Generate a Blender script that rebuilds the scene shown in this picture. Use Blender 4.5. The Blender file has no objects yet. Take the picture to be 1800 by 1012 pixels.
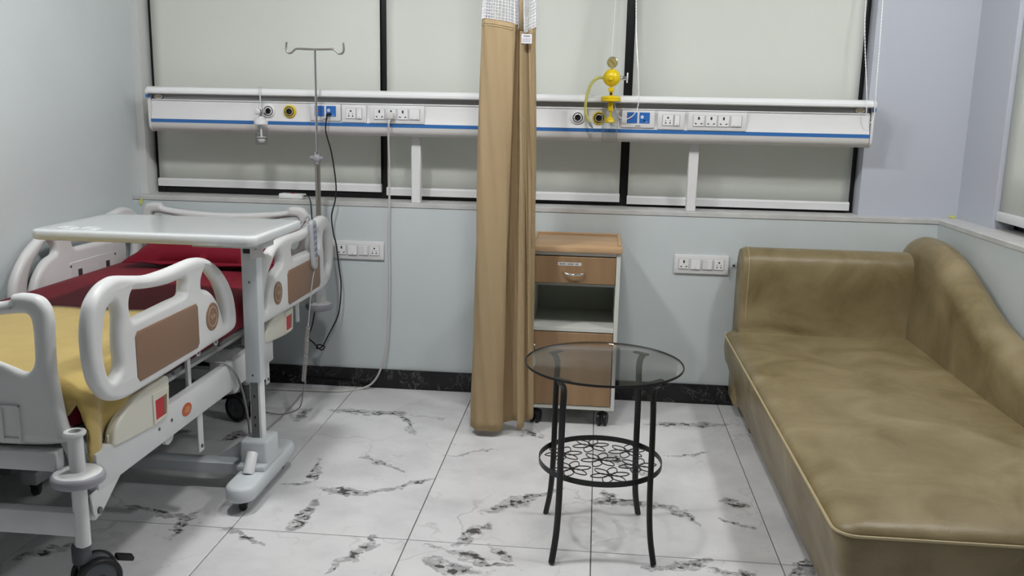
import bpy, bmesh, math, random
from mathutils import Vector, Matrix
random.seed(7)
PI = math.pi
S = bpy.context.scene
COL = S.collection

# ------------------------------------------------------------------ camera, world, exposure
def make_camera():
    p, y, r = -.198, .0931, -.0208
    Rz = Matrix.Rotation(y, 3, 'Z'); Rx = Matrix.Rotation(p, 3, 'X'); Ry = Matrix.Rotation(r, 3, 'Y')
    M = Rz @ Rx @ Ry
    right, fwd, up = M.col[0], M.col[1], M.col[2]
    rot = Matrix((right, up, -fwd)).transposed().to_4x4()
    cd = bpy.data.cameras.new('camera'); cam = bpy.data.objects.new('camera', cd)
    cd.sensor_width = 36; cd.lens = 1562.363 / 1800 * 36; cd.clip_start = .05; cd.clip_end = 60
    cam.matrix_world = Matrix.Translation((-.0247, -4.235, 1.3924)) @ rot
    COL.objects.link(cam); S.camera = cam
make_camera()
W = bpy.data.worlds.new('world'); S.world = W; W.use_nodes = True
W.node_tree.nodes['Background'].inputs[0].default_value = (.02, .025, .035, 1)
W.node_tree.nodes['Background'].inputs[1].default_value = .3
S.view_settings.view_transform = 'Standard'; S.view_settings.look = 'None'
S.view_settings.gamma = 1; S.view_settings.use_curve_mapping = False
S.view_settings.exposure = 0.0
LAMPS = [(-1.22, -1.75, 192), (-.2, -1.8, 142), (1.33, -1.5, 152)]
CEIL = 2.75

# ------------------------------------------------------------------ materials
def mat(name, col, rough=.5, metal=0, spec=.5, bump=0, bscale=60, var=0, vscale=5, trans=0, emit=0, coat=0, ior=1.45, sheen=0, alpha=1):
    m = bpy.data.materials.new(name); m.use_nodes = True
    nt = m.node_tree; b = nt.nodes['Principled BSDF']
    b.inputs['Base Color'].default_value = (*col, 1); b.inputs['Roughness'].default_value = rough
    b.inputs['Metallic'].default_value = metal; b.inputs['Specular IOR Level'].default_value = spec
    b.inputs['Transmission Weight'].default_value = trans; b.inputs['IOR'].default_value = ior
    b.inputs['Coat Weight'].default_value = coat; b.inputs['Sheen Weight'].default_value = sheen
    b.inputs['Alpha'].default_value = alpha
    if emit:
        b.inputs['Emission Color'].default_value = (*col, 1); b.inputs['Emission Strength'].default_value = emit
    if bump or var:
        tc = nt.nodes.new('ShaderNodeTexCoord')
    if bump:
        n = nt.nodes.new('ShaderNodeTexNoise'); n.inputs['Scale'].default_value = bscale; n.inputs['Detail'].default_value = 3
        bp = nt.nodes.new('ShaderNodeBump'); bp.inputs['Strength'].default_value = bump; bp.inputs['Distance'].default_value = .01
        nt.links.new(tc.outputs['Object'], n.inputs['Vector']); nt.links.new(n.outputs['Fac'], bp.inputs['Height'])
        nt.links.new(bp.outputs['Normal'], b.inputs['Normal'])
    if var:
        n = nt.nodes.new('ShaderNodeTexNoise'); n.inputs['Scale'].default_value = vscale; n.inputs['Detail'].default_value = 4
        n.inputs['Roughness'].default_value = .6
        cr = nt.nodes.new('ShaderNodeMapRange'); cr.inputs[1].default_value = .3; cr.inputs[2].default_value = .7
        cr.inputs[3].default_value = 1 - var; cr.inputs[4].default_value = 1 + var
        mx = nt.nodes.new('ShaderNodeMix'); mx.data_type = 'RGBA'; mx.blend_type = 'MULTIPLY'; mx.inputs[0].default_value = 1
        mx.inputs[6].default_value = (*col, 1)
        cc = nt.nodes.new('ShaderNodeCombineColor')
        nt.links.new(tc.outputs['Object'], n.inputs['Vector']); nt.links.new(n.outputs['Fac'], cr.inputs[0])
        for i in range(3): nt.links.new(cr.outputs[0], cc.inputs[i])
        nt.links.new(cc.outputs[0], mx.inputs[7]); nt.links.new(mx.outputs[2], b.inputs['Base Color'])
    return m

M = {}
M['wall'] = mat('wall_paint', (.58, .632, .642), .38, spec=.45, bump=.05, bscale=9, var=.03, vscale=2)
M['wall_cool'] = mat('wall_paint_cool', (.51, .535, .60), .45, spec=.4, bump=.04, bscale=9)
M['wall_dark'] = mat('wall_unseen_dark', (.055, .034, .022), .5)  # unseen wall behind the camera, made dark to cut bounced light
M['pillar_white'] = mat('pillar_paint', (.62, .635, .625), .45, bump=.04, bscale=9)
M['ceiling'] = mat('ceiling_paint', (.42, .42, .42), .8)
M['sill'] = mat('sill_stone', (.54, .54, .53), .35, var=.12, vscale=9)
M['grout'] = mat('grout', (.10, .095, .09), .8)
M['black_frame'] = mat('black_frame', (.008, .008, .009), .35)
M['night_glass'] = mat('night_glass', (.02, .024, .028), .06, spec=.6)
M['blind'] = mat('blind_fabric', (.67, .695, .645), .75, spec=.2, bump=.04, bscale=350, var=.02, vscale=1.5)
M['white_plastic'] = mat('white_plastic', (.74, .74, .75), .32, var=.02)
M['plate_white'] = mat('plate_white', (.72, .72, .73), .35)
M['switch_white'] = mat('switch_white', (.8, .8, .81), .28)
M['hood'] = mat('hood_white', (.82, .83, .84), .22)
M['lower_cover'] = mat('lower_cover', (.62, .61, .60), .32)
M['steel_strip'] = mat('steel_strip', (.36, .36, .355), .34, metal=1)
M['blue'] = mat('blue_strip', (.035, .15, .42), .4)
M['blue_module'] = mat('blue_module', (.03, .15, .48), .35)
M['red'] = mat('red', (.45, .02, .03), .4)
M['dark'] = mat('dark', (.015, .015, .016), .45)
M['hole'] = mat('hole_dark', (.02, .02, .02), .7)
M['yellow'] = mat('yellow_plastic', (.83, .60, .012), .25)
M['yellow_ring'] = mat('yellow_ring', (.72, .55, .03), .35)
M['brass_face'] = mat('gauge_face', (.40, .33, .10), .35)
M['chrome'] = mat('chrome', (.72, .72, .72), .14, metal=1)
M['steel'] = mat('brushed_steel', (.46, .44, .41), .3, metal=1)
M['clear'] = mat('clear_plastic', (.96, .97, .97), .04, trans=1, ior=1.25)
M['hose'] = mat('hose_tube', (.70, .68, .22), .25, trans=.35, ior=1.2)
M['bed_white'] = mat('bed_plastic', (.67, .68, .68), .34, var=.02)
M['frame_white'] = mat('frame_enamel', (.60, .61, .62), .35, var=.03, vscale=8)
M['cream'] = mat('cream_plastic', (.62, .61, .53), .38)
M['tan'] = mat('tan_inlay', (.235, .143, .092), .5, bump=.06, bscale=200)
M['tan_light'] = mat('tan_ring', (.50, .36, .26), .5)
M['bumper_grey'] = mat('bumper_grey', (.30, .30, .33), .3)
M['rubber'] = mat('rubber_black', (.012, .012, .014), .45)
M['hub_grey'] = mat('hub_grey', (.085, .09, .10), .4)
M['grey_plastic'] = mat('grey_plastic', (.30, .305, .31), .4)
M['under_steel'] = mat('platform_steel', (.16, .165, .165), .45)
M['red_sheet'] = mat('maroon_sheet', (.165, .004, .015), .65, spec=.2, bump=.12, bscale=9, sheen=.04)
M['mustard'] = mat('mustard_blanket', (.47, .35, .115), .9, spec=.15, bump=.25, bscale=260, sheen=.3, var=.06, vscale=12)
M['table_white'] = mat('table_white', (.64, .67, .68), .12, coat=.4)
M['table_edge'] = mat('table_edge', (.60, .60, .55), .35)
M['table_enamel'] = mat('table_enamel', (.60, .64, .66), .35)
M['grey_screw'] = mat('screw_grey', (.12, .12, .12), .4, metal=.6)
M['curtain'] = mat('curtain_cloth', (.49, .365, .205), .8, spec=.2, bump=.05, bscale=120, var=.04, vscale=6)
M['net'] = mat('net_white', (.80, .79, .84), .6)
M['leather'] = None
M['piping'] = mat('piping', (.42, .345, .20), .5)
M['cab_white'] = mat('cabinet_white', (.62, .63, .59), .4)
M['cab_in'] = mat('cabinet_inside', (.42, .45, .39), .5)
M['wood_leg'] = mat('wood_leg', (.10, .028, .015), .4)
M['iron'] = mat('black_iron', (.012, .012, .013), .38, bump=.02, bscale=90)
M['glass'] = mat('smoked_glass', (.90, .90, .89), .02, trans=1, ior=1.45)
M['cord_white'] = mat('cord_white', (.55, .54, .52), .45)
M['cord_black'] = mat('cord_black', (.01, .012, .014), .45)
M['cord_grey'] = mat('cord_grey', (.30, .29, .28), .5)
M['remote_grey'] = mat('remote_grey', (.42, .43, .45), .4)
M['key_blue'] = mat('key_blue', (.16, .19, .32), .5)
M['paper'] = mat('paper_label', (.75, .75, .80), .6)
M['ink'] = mat('ink', (.06, .06, .08), .7)
M['orange'] = mat('orange_badge', (.50, .10, .03), .35)
M['badge_gold'] = mat('gold_badge', (.55, .42, .20), .35)
M['tape_yellow'] = mat('yellow_tape', (.65, .68, .12), .7)
M['lamp_white'] = mat('lamp_body', (.8, .8, .8), .4)

def nodes_of(m): return m.node_tree.nodes, m.node_tree.links

def clear_mat(name, tint, rough=.03, ior=1.45):
    """thin clear sheet: lets light through, mirrors at grazing angles"""
    m = bpy.data.materials.new(name); m.use_nodes = True; N, L = nodes_of(m); N.remove(N['Principled BSDF'])
    tr = N.new('ShaderNodeBsdfTransparent'); tr.inputs[0].default_value = (*tint, 1)
    gl = N.new('ShaderNodeBsdfGlossy'); gl.inputs['Roughness'].default_value = rough
    r0 = ((ior - 1) / (ior + 1)) ** 2
    lw = N.new('ShaderNodeLayerWeight'); lw.inputs[0].default_value = .5
    pw = N.new('ShaderNodeMath'); pw.operation = 'POWER'; pw.inputs[1].default_value = 5; L.new(lw.outputs['Facing'], pw.inputs[0])
    fr = N.new('ShaderNodeMath'); fr.operation = 'MULTIPLY_ADD'; fr.inputs[1].default_value = 1 - r0; fr.inputs[2].default_value = r0; L.new(pw.outputs[0], fr.inputs[0])
    mx = N.new('ShaderNodeMixShader'); L.new(fr.outputs[0], mx.inputs[0]); L.new(tr.outputs[0], mx.inputs[1]); L.new(gl.outputs[0], mx.inputs[2])
    L.new(mx.outputs[0], N['Material Output'].inputs[0]); return m
M['clear'] = clear_mat('clear_plastic', (.955, .96, .96), .05, 1.3)
M['glass'] = clear_mat('smoked_glass', (.86, .86, .855), .02, 1.38)
def cloth_mat(name, col, through):
    m = mat(name, col, .8, spec=.15, bump=.05, bscale=120, var=.03, vscale=6); N, L = nodes_of(m); b = N['Principled BSDF']
    tl = N.new('ShaderNodeBsdfTranslucent'); tl.inputs[0].default_value = (*through, 1)
    mx = N.new('ShaderNodeMixShader'); mx.inputs[0].default_value = .28
    L.new(b.outputs[0], mx.inputs[1]); L.new(tl.outputs[0], mx.inputs[2]); L.new(mx.outputs[0], N['Material Output'].inputs[0]); return m
M['curtain'] = cloth_mat('curtain_cloth', (.53, .405, .24), (.58, .38, .18))

def leather_mat():
    m = mat('olive_leather', (.27, .21, .105), .40, spec=.45); N, L = nodes_of(m); b = N['Principled BSDF']
    tc = N.new('ShaderNodeTexCoord')
    n1 = N.new('ShaderNodeTexNoise'); n1.inputs['Scale'].default_value = 4.2; n1.inputs['Detail'].default_value = 5; n1.inputs['Roughness'].default_value = .6; n1.inputs['Distortion'].default_value = .6
    r = N.new('ShaderNodeValToRGB'); e = r.color_ramp.elements
    e[0].position = .32; e[0].color = (.165, .125, .056, 1); e[1].position = .68; e[1].color = (.29, .232, .128, 1)
    n2 = N.new('ShaderNodeTexNoise'); n2.inputs['Scale'].default_value = 160; n2.inputs['Detail'].default_value = 2
    n3 = N.new('ShaderNodeTexNoise'); n3.inputs['Scale'].default_value = 7; n3.inputs['Detail'].default_value = 2
    ad = N.new('ShaderNodeMath'); ad.operation = 'MULTIPLY_ADD'; ad.inputs[1].default_value = .12
    bp = N.new('ShaderNodeBump'); bp.inputs['Strength'].default_value = .25; bp.inputs['Distance'].default_value = .02
    for n in (n1, n2, n3): L.new(tc.outputs['Object'], n.inputs['Vector'])
    L.new(n1.outputs['Fac'], r.inputs[0]); L.new(r.outputs[0], b.inputs['Base Color'])
    L.new(n2.outputs['Fac'], ad.inputs[0]); L.new(n3.outputs['Fac'], ad.inputs[2]); L.new(ad.outputs[0], bp.inputs['Height'])
    L.new(bp.outputs['Normal'], b.inputs['Normal'])
    return m
M['leather'] = leather_mat()

def wood_mat(name, c0, c1, axis='Z'):
    m = mat(name, c0, .42); N, L = nodes_of(m); b = N['Principled BSDF']
    tc = N.new('ShaderNodeTexCoord'); mp = N.new('ShaderNodeMapping')
    mp.inputs['Scale'].default_value = (1.2, 9, 9) if axis == 'X' else (9, 9, 1.0)
    n = N.new('ShaderNodeTexNoise'); n.inputs['Scale'].default_value = 2.2; n.inputs['Detail'].default_value = 6; n.inputs['Distortion'].default_value = .4
    r = N.new('ShaderNodeValToRGB'); e = r.color_ramp.elements
    e[0].position = .35; e[0].color = (*c0, 1); e[1].position = .66; e[1].color = (*c1, 1)
    L.new(tc.outputs['Object'], mp.inputs[0]); L.new(mp.outputs[0], n.inputs['Vector']); L.new(n.outputs['Fac'], r.inputs[0]); L.new(r.outputs[0], b.inputs['Base Color'])
    return m
M['beech'] = wood_mat('beech_laminate', (.265, .162, .083), (.33, .21, .113))
M['beech_top'] = wood_mat('beech_top', (.47, .30, .16), (.56, .38, .22), 'X')

# marble: white ground, hair veins, and brecciated dark veins lying at fixed places on the floor
VEINS = [(-.903,-1.247,-.31,.11,.03,1),(-.733,-1.189,.72,.17,.018,.7),(-.649,-1.108,.5,.06,.02,.8),(-.991,-1.445,1.46,.15,.03,1),(-1.071,-1.077,1.85,.115,.02,.8),(-1.089,-1.198,.36,.065,.018,.8),(-.737,-1.658,1.31,.11,.024,1),(-.786,-1.788,1.02,.08,.014,.7),(-1.138,-1.621,-.58,.09,.018,.75),(-1.036,-.382,0,.19,.04,1),(-.842,-.485,-1.04,.15,.02,.8),(-1.328,-.442,1.48,.1,.02,.95),(-1.522,-.767,.9,.075,.035,1),(-1.366,-1.575,1.45,.1,.022,1),(-1.485,-1.513,-.24,.17,.018,.85),(-.288,-1.269,.57,.12,.036,.9),(-.243,-1.201,.65,.17,.02,.8),(-.393,-1.511,1.17,.11,.028,1),(-.433,-1.725,-.26,.12,.028,.85),(-.369,-1.678,-.32,.17,.02,.75),(.288,-1.631,.32,.13,.024,.85),(.147,-1.196,-.1,.18,.04,.95),(.313,-1.249,-.99,.09,.022,.95),(.082,-1.151,-.52,.07,.022,.8),(.428,-.31,.15,.18,.034,1),(.519,-1.133,-.43,.06,.026,.85),(.493,-1.3,-.53,.06,.018,.8),(-.263,-.54,-.83,.065,.018,.95),(.402,-.687,.44,.12,.012,.6),(.804,-.902,.95,.06,.015,.85),(.687,-1.579,.62,.08,.024,1),(.444,-1.642,-.07,.09,.018,.7),(-.485,-.794,.51,.12,.012,.55),(-.84,-.966,-.71,.15,.014,.6),(.109,-.826,-.87,.14,.028,.75),(-.288,-1.627,-.79,.08,.02,.8),(-1.714,-1.812,.67,.1,.018,.7),(-1.9,-.8,.4,.2,.03,.8),(-.5,-2.3,.7,.2,.04,.9),(.3,-2.5,-.5,.2,.04,.9),(-1.2,-2.6,.4,.2,.04,.9),(.1,-3.2,.6,.25,.04,.9),(-.9,-3.4,-.6,.25,.04,.9)]
def marble_mat():
    m = mat('white_marble_tile', (.8, .8, .8), .17, spec=.5); N, L = nodes_of(m); b = N['Principled BSDF']
    geo = N.new('ShaderNodeNewGeometry')
    oi = N.new('ShaderNodeObjectInfo')
    def noise(sc, det, vec, rough=.55):
        n = N.new('ShaderNodeTexNoise'); n.inputs['Scale'].default_value = sc; n.inputs['Detail'].default_value = det; n.inputs['Roughness'].default_value = rough
        L.new(vec, n.inputs['Vector']); return n
    def math_(op, a, bb=None, c=None, clamp=False):
        n = N.new('ShaderNodeMath'); n.operation = op; n.use_clamp = clamp
        for i, v in enumerate((a, bb, c)):
            if v is None: continue
            if isinstance(v, (int, float)): n.inputs[i].default_value = v
            else: L.new(v, n.inputs[i])
        return n.outputs[0]
    def vmath(op, a, bb):
        n = N.new('ShaderNodeVectorMath'); n.operation = op
        for i, v in enumerate((a, bb)):
            if isinstance(v, tuple): n.inputs[i].default_value = v
            else: L.new(v, n.inputs[i])
        return n.outputs[0]
    P = geo.outputs['Position']
    # every tile samples its own stretch of stone
    rnd = N.new('ShaderNodeCombineXYZ'); L.new(math_('MULTIPLY', oi.outputs['Random'], 40), rnd.inputs[0]); L.new(math_('MULTIPLY', oi.outputs['Random'], 17), rnd.inputs[1])
    T = vmath('ADD', P, rnd.outputs[0])
    d1 = noise(7, 3, P); d2 = noise(28, 3, P)
    off = vmath('ADD', vmath('MULTIPLY', vmath('SUBTRACT', d1.outputs['Color'], (.5, .5, .5)), (.14, .14, 0)), vmath('MULTIPLY', vmath('SUBTRACT', d2.outputs['Color'], (.5, .5, .5)), (.05, .05, 0)))
    D = vmath('ADD', P, off)
    acc = None; halo = None
    for (x, y, a, l, w, s) in VEINS:
        mp = N.new('ShaderNodeMapping'); mp.vector_type = 'TEXTURE'
        mp.inputs['Location'].default_value = (x, y, 0); mp.inputs['Rotation'].default_value = (0, 0, a); mp.inputs['Scale'].default_value = (l * 1.25, w * 1.25, 1)
        L.new(D, mp.inputs['Vector'])
        g = N.new('ShaderNodeTexGradient'); g.gradient_type = 'SPHERICAL'; L.new(mp.outputs[0], g.inputs[0])
        v = math_('MULTIPLY', g.outputs['Fac'], s)
        acc = v if acc is None else math_('MAXIMUM', acc, v)
    # broken stone inside the veins: cells of different greys with dark seams
    dv = noise(60, 2, P); VD = vmath('ADD', T, vmath('MULTIPLY', vmath('SUBTRACT', dv.outputs['Color'], (.5, .5, .5)), (.03, .03, 0)))
    sq = vmath('MULTIPLY', VD, (1, 1.5, 1))
    vo = N.new('ShaderNodeTexVoronoi'); vo.inputs['Scale'].default_value = 46; L.new(sq, vo.inputs['Vector'])
    ve = N.new('ShaderNodeTexVoronoi'); ve.feature = 'DISTANCE_TO_EDGE'; ve.inputs['Scale'].default_value = 46; L.new(sq, ve.inputs['Vector'])
    cell = N.new('ShaderNodeSeparateColor'); L.new(vo.outputs['Color'], cell.inputs[0])
    n1 = noise(16, 4, P, .65)
    body = math_('ADD', acc, math_('MULTIPLY', math_('SUBTRACT', n1.outputs['Fac'], .5), 1.1))
    area = N.new('ShaderNodeMapRange'); area.inputs[1].default_value = .10; area.inputs[2].default_value = .24; L.new(body, area.inputs[0])
    area = math_('MULTIPLY', area.outputs[0], math_('MULTIPLY', acc, 9, clamp=True))
    core = N.new('ShaderNodeMapRange'); core.inputs[1].default_value = .22; core.inputs[2].default_value = .50; L.new(body, core.inputs[0])
    seam = math_('SUBTRACT', 1.0, math_('DIVIDE', ve.outputs['Distance'], .09), clamp=True)
    dark = N.new('ShaderNodeMapRange'); dark.inputs[1].default_value = .62; dark.inputs[2].default_value = .70; dark.inputs[3].default_value = 0; dark.inputs[4].default_value = 1; L.new(cell.outputs[0], dark.inputs[0])
    grey = math_('MULTIPLY_ADD', cell.outputs[1], .45, .12)
    vein = math_('MULTIPLY', area, math_('MAXIMUM', grey, math_('MAXIMUM', math_('MULTIPLY', seam, .6), math_('MULTIPLY', dark.outputs[0], math_('MULTIPLY_ADD', core.outputs[0], .75, .2)))), clamp=True)
    # long hair veins
    def hair(sc, width, seedvec, lo):
        n = noise(sc, 4, seedvec, .5)
        a = math_('ABSOLUTE', math_('SUBTRACT', n.outputs['Fac'], .5))
        h = math_('SUBTRACT', 1.0, math_('DIVIDE', a, width), clamp=True)
        k = noise(2.3, 1, seedvec)
        return math_('MULTIPLY', h, math_('MULTIPLY', math_('SUBTRACT', k.outputs['Fac'], lo, clamp=True), 3.2, clamp=True))
    h1 = hair(1.7, .007, T, .42)
    T2 = vmath('ADD', T, (9.3, 4.1, 0))
    h2 = hair(3.1, .012, T2, .50)
    hairs = math_('MAXIMUM', math_('MULTIPLY', h1, .45), math_('MULTIPLY', h2, .30))
    cloud = noise(3.2, 5, T, .6)
    cr = N.new('ShaderNodeValToRGB'); e = cr.color_ramp.elements; e[0].position = .30; e[0].color = (.60, .60, .615, 1); e[1].position = .55; e[1].color = (.735, .735, .745, 1)
    L.new(cloud.outputs['Fac'], cr.inputs[0])
    def mix(f, a, col):
        n = N.new('ShaderNodeMix'); n.data_type = 'RGBA'; L.new(f, n.inputs[0]); L.new(a, n.inputs[6])
        if isinstance(col, tuple): n.inputs[7].default_value = col
        else: L.new(col, n.inputs[7])
        return n.outputs[2]
    c = mix(hairs, cr.outputs[0], (.22, .21, .205, 1))
    c = mix(vein, c, (.045, .042, .042, 1))
    L.new(c, b.inputs['Base Color'])
    return m
M['marble'] = marble_mat()

def black_marble():
    m = mat('black_marble', (.008, .008, .009), .12); N, L = nodes_of(m); b = N['Principled BSDF']
    geo = N.new('ShaderNodeNewGeometry'); n = N.new('ShaderNodeTexNoise'); n.inputs['Scale'].default_value = 9; n.inputs['Detail'].default_value = 6; n.inputs['Distortion'].default_value = 1.2
    r = N.new('ShaderNodeValToRGB'); e = r.color_ramp.elements
    e[0].position = .488; e[0].color = (.008, .008, .009, 1); e[1].position = .5; e[1].color = (.10, .10, .105, 1)
    x = e.new(.512); x.color = (.008, .008, .009, 1)
    L.new(geo.outputs['Position'], n.inputs['Vector']); L.new(n.outputs['Fac'], r.inputs[0]); L.new(r.outputs[0], b.inputs['Base Color'])
    return m
M['skirting'] = black_marble()

# ------------------------------------------------------------------ geometry helpers
def spl(pts, n=8, closed=False):
    P = [Vector(p) for p in pts]; out = []; m = len(P)
    for i in range(m if closed else m - 1):
        p0 = P[(i - 1) % m] if closed or i > 0 else P[i] * 2 - P[i + 1]
        p1 = P[i]; p2 = P[(i + 1) % m]
        p3 = P[(i + 2) % m] if closed or i + 2 < m else p2 * 2 - p1
        for k in range(n):
            t = k / n
            out.append(.5 * ((2 * p1) + (p2 - p0) * t + (2 * p0 - 5 * p1 + 4 * p2 - p3) * t * t + (3 * p1 - p0 - 3 * p2 + p3) * t ** 3))
    if not closed: out.append(P[-1])
    return out

class B:
    """collects shapes for ONE mesh object"""
    def __init__(s): s.v = []; s.f = []; s.m = []; s.mats = []
    def mi(s, m):
        if m not in s.mats: s.mats.append(m)
        return s.mats.index(m)
    def add(s, vs, fs, m=None):
        o = len(s.v); i = s.mi(m) if m else 0
        s.v += [Vector(v) for v in vs]; s.f += [tuple(o + k for k in f) for f in fs]; s.m += [i] * len(fs); return s
    def bm(s, bm, m=None):
        bm.verts.ensure_lookup_table(); bm.verts.index_update()
        s.add([v.co.copy() for v in bm.verts], [[v.index for v in f.verts] for f in bm.faces], m); bm.free(); return s
    def box(s, c, d, bev=0, seg=2, rot=None, m=None, taper=None):
        bm = bmesh.new(); bmesh.ops.create_cube(bm, size=1)
        for v in bm.verts:
            v.co = Vector((v.co.x * d[0], v.co.y * d[1], v.co.z * d[2]))
            if taper and v.co.z > 0: v.co.x *= taper[0]; v.co.y *= taper[1]
        if bev: bmesh.ops.bevel(bm, geom=list(bm.edges), offset=bev, segments=seg, affect='EDGES', profile=.5)
        R = rot if rot else Matrix.Identity(3)
        for v in bm.verts: v.co = R @ v.co + Vector(c)
        return s.bm(bm, m)
    def span(s, lo, hi, bev=0, seg=2, m=None):
        return s.box([(a + b) / 2 for a, b in zip(lo, hi)], [abs(b - a) for a, b in zip(lo, hi)], bev, seg, m=m)
    def lathe(s, prof, o=(0, 0, 0), axis=(0, 0, 1), n=28, m=None, cap=True):
        a = Vector(axis).normalized(); q = Vector((0, 0, 1)).rotation_difference(a); o = Vector(o)
        vs = []; fs = []
        for r, h in prof:
            for k in range(n):
                t = 2 * PI * k / n; vs.append(o + q @ Vector((r * math.cos(t), r * math.sin(t), h)))
        for i in range(len(prof) - 1):
            for k in range(n):
                k2 = (k + 1) % n; fs.append((i * n + k, i * n + k2, (i + 1) * n + k2, (i + 1) * n + k))
        if cap:
            fs.append(tuple(range(n))[::-1]); fs.append(tuple((len(prof) - 1) * n + k for k in range(n)))
        return s.add(vs, fs, m)
    def cyl(s, p0, p1, r0, r1=None, n=20, m=None, bev=0):
        p0 = Vector(p0); p1 = Vector(p1); h = (p1 - p0).length; r1 = r0 if r1 is None else r1
        pr = [(r0, 0), (r1, h)] if not bev else [(r0 - bev, 0), (r0 - bev * .3, bev * .3), (r0, bev), (r1, h - bev), (r1 - bev * .3, h - bev * .3), (r1 - bev, h)]
        return s.lathe(pr, p0, p1 - p0, n, m)
    def sphere(s, c, r, m=None, sc=(1, 1, 1), n=20):
        bm = bmesh.new(); bmesh.ops.create_uvsphere(bm, u_segments=n, v_segments=n // 2 + 2, radius=r)
        for v in bm.verts: v.co = Vector((v.co.x * sc[0], v.co.y * sc[1], v.co.z * sc[2])) + Vector(c)
        return s.bm(bm, m)
    def tube(s, pts, r, n=10, closed=False, m=None, flat=None):
        P = [Vector(p) for p in pts]; N = len(P)
        tan = []
        for i in range(N):
            a = P[(i - 1) % N] if closed or i > 0 else P[i]; b = P[(i + 1) % N] if closed or i < N - 1 else P[i]
            t = b - a; tan.append(t.normalized() if t.length > 1e-9 else Vector((0, 0, 1)))
        ref = Vector((0, 0, 1)) if abs(tan[0].z) < .9 else Vector((0, 1, 0))
        u = tan[0].cross(ref).normalized(); vs = []; fs = []
        for i in range(N):
            if i: u = (tan[i - 1].rotation_difference(tan[i]) @ u); u = (u - tan[i] * u.dot(tan[i])).normalized()
            w = tan[i].cross(u); rr = r[i] if isinstance(r, (list, tuple)) else r
            ra, rb = (rr, rr) if not flat else (rr * flat[0], rr * flat[1])
            for k in range(n):
                t = 2 * PI * k / n; vs.append(P[i] + u * (ra * math.cos(t)) + w * (rb * math.sin(t)))
        for i in range(N if closed else N - 1):
            j = (i + 1) % N
            for k in range(n):
                k2 = (k + 1) % n; fs.append((i * n + k, i * n + k2, j * n + k2, j * n + k))
        if not closed: fs.append(tuple(range(n))[::-1]); fs.append(tuple((N - 1) * n + k for k in range(n)))
        return s.add(vs, fs, m)
    def plate(s, outline, holes, th, bev, fn, m=None, res=3):
        """solid with rounded edges from a 2D outline with holes; fn maps (a, b, thickness) to the room"""
        cu = bpy.data.curves.new('tmp', 'CURVE'); cu.dimensions = '2D'; cu.fill_mode = 'BOTH'
        cu.extrude = max(th / 2 - bev, 0); cu.bevel_depth = bev; cu.bevel_resolution = res; cu.offset = -bev
        for ring in [outline] + list(holes):
            sp = cu.splines.new('POLY'); sp.points.add(len(ring) - 1); sp.use_cyclic_u = True
            for q, p in zip(sp.points, ring): q.co = (p[0], p[1], 0, 1)
        ob = bpy.data.objects.new('tmp', cu); COL.objects.link(ob)
        me = bpy.data.meshes.new_from_object(ob.evaluated_get(bpy.context.evaluated_depsgraph_get()))
        s.add([fn(v.co.x, v.co.y, v.co.z) for v in me.vertices], [tuple(p.vertices) for p in me.polygons], m)
        bpy.data.objects.remove(ob); bpy.data.curves.remove(cu); bpy.data.meshes.remove(me); return s
    def grid(s, fn, nu, nv, m=None, cu=False):
        vs = [fn(i / (nu if cu else nu), j / nv) for j in range(nv + 1) for i in range(nu + (0 if cu else 1))]
        w = nu if cu else nu + 1
        fs = [(j * w + i, j * w + (i + 1) % w, (j + 1) * w + (i + 1) % w, (j + 1) * w + i) for j in range(nv) for i in range(nu)]
        return s.add(vs, fs, m)
    def loft(s, rings, m=None, cap=(True, True)):
        n = len(rings[0]); vs = [p for r in rings for p in r]
        fs = [(i * n + k, i * n + (k + 1) % n, (i + 1) * n + (k + 1) % n, (i + 1) * n + k) for i in range(len(rings) - 1) for k in range(n)]
        if cap[0]: fs.append(tuple(range(n))[::-1])
        if cap[1]: fs.append(tuple((len(rings) - 1) * n + k for k in range(n)))
        return s.add(vs, fs, m)

ORG = {}
def obj(name, b, m=None, parent=None, smooth=38, label=None, recalc=True, kind=None, origin=None):
    """links the shapes in b as ONE mesh object (coordinates given in the room)"""
    me = bpy.data.meshes.new(name)
    org = ORG[parent.name] if parent else Vector(origin or (0, 0, 0))
    me.from_pydata([v - org for v in b.v], [], b.f)
    mats = b.mats if b.mats else [m]
    for q in mats: me.materials.append(q if not isinstance(q, str) else M[q])
    me.polygons.foreach_set('material_index', b.m)
    if recalc:
        bm = bmesh.new(); bm.from_mesh(me); bmesh.ops.remove_doubles(bm, verts=bm.verts, dist=2e-5); bmesh.ops.dissolve_degenerate(bm, edges=bm.edges, dist=1e-6); bmesh.ops.recalc_face_normals(bm, faces=bm.faces); bm.to_mesh(me); bm.free()
    me.polygons.foreach_set('use_smooth', [bool(smooth)] * len(me.polygons))
    if smooth: me.set_sharp_from_angle(angle=math.radians(smooth))
    me.update()
    o = bpy.data.objects.new(name, me); COL.objects.link(o)
    if parent: o.parent = parent
    else: o.location = org
    ORG[o.name] = org
    if label: o['label'] = label
    if kind: o['kind'] = kind
    return o
def thing(name, loc, label, cat, group=None):
    o = bpy.data.objects.new(name, None); COL.objects.link(o); o.location = loc; o.empty_display_size = .1
    ORG[o.name] = Vector(loc); o['label'] = label; o['category'] = cat
    if group: o['group'] = group
    return o
def tag(o, label, cat, group=None):
    o['label'] = label; o['category'] = cat
    if group: o['group'] = group
    return o
def struct(name, b, m, parent=None, smooth=0):
    o = obj(name, b, m, parent, smooth)
    if not parent: o['kind'] = 'structure'
    return o
def struct_empty(name, loc=(0, 0, 0)):
    o = bpy.data.objects.new(name, None); COL.objects.link(o); o.location = loc; ORG[o.name] = Vector(loc); o['kind'] = 'structure'; return o
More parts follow.
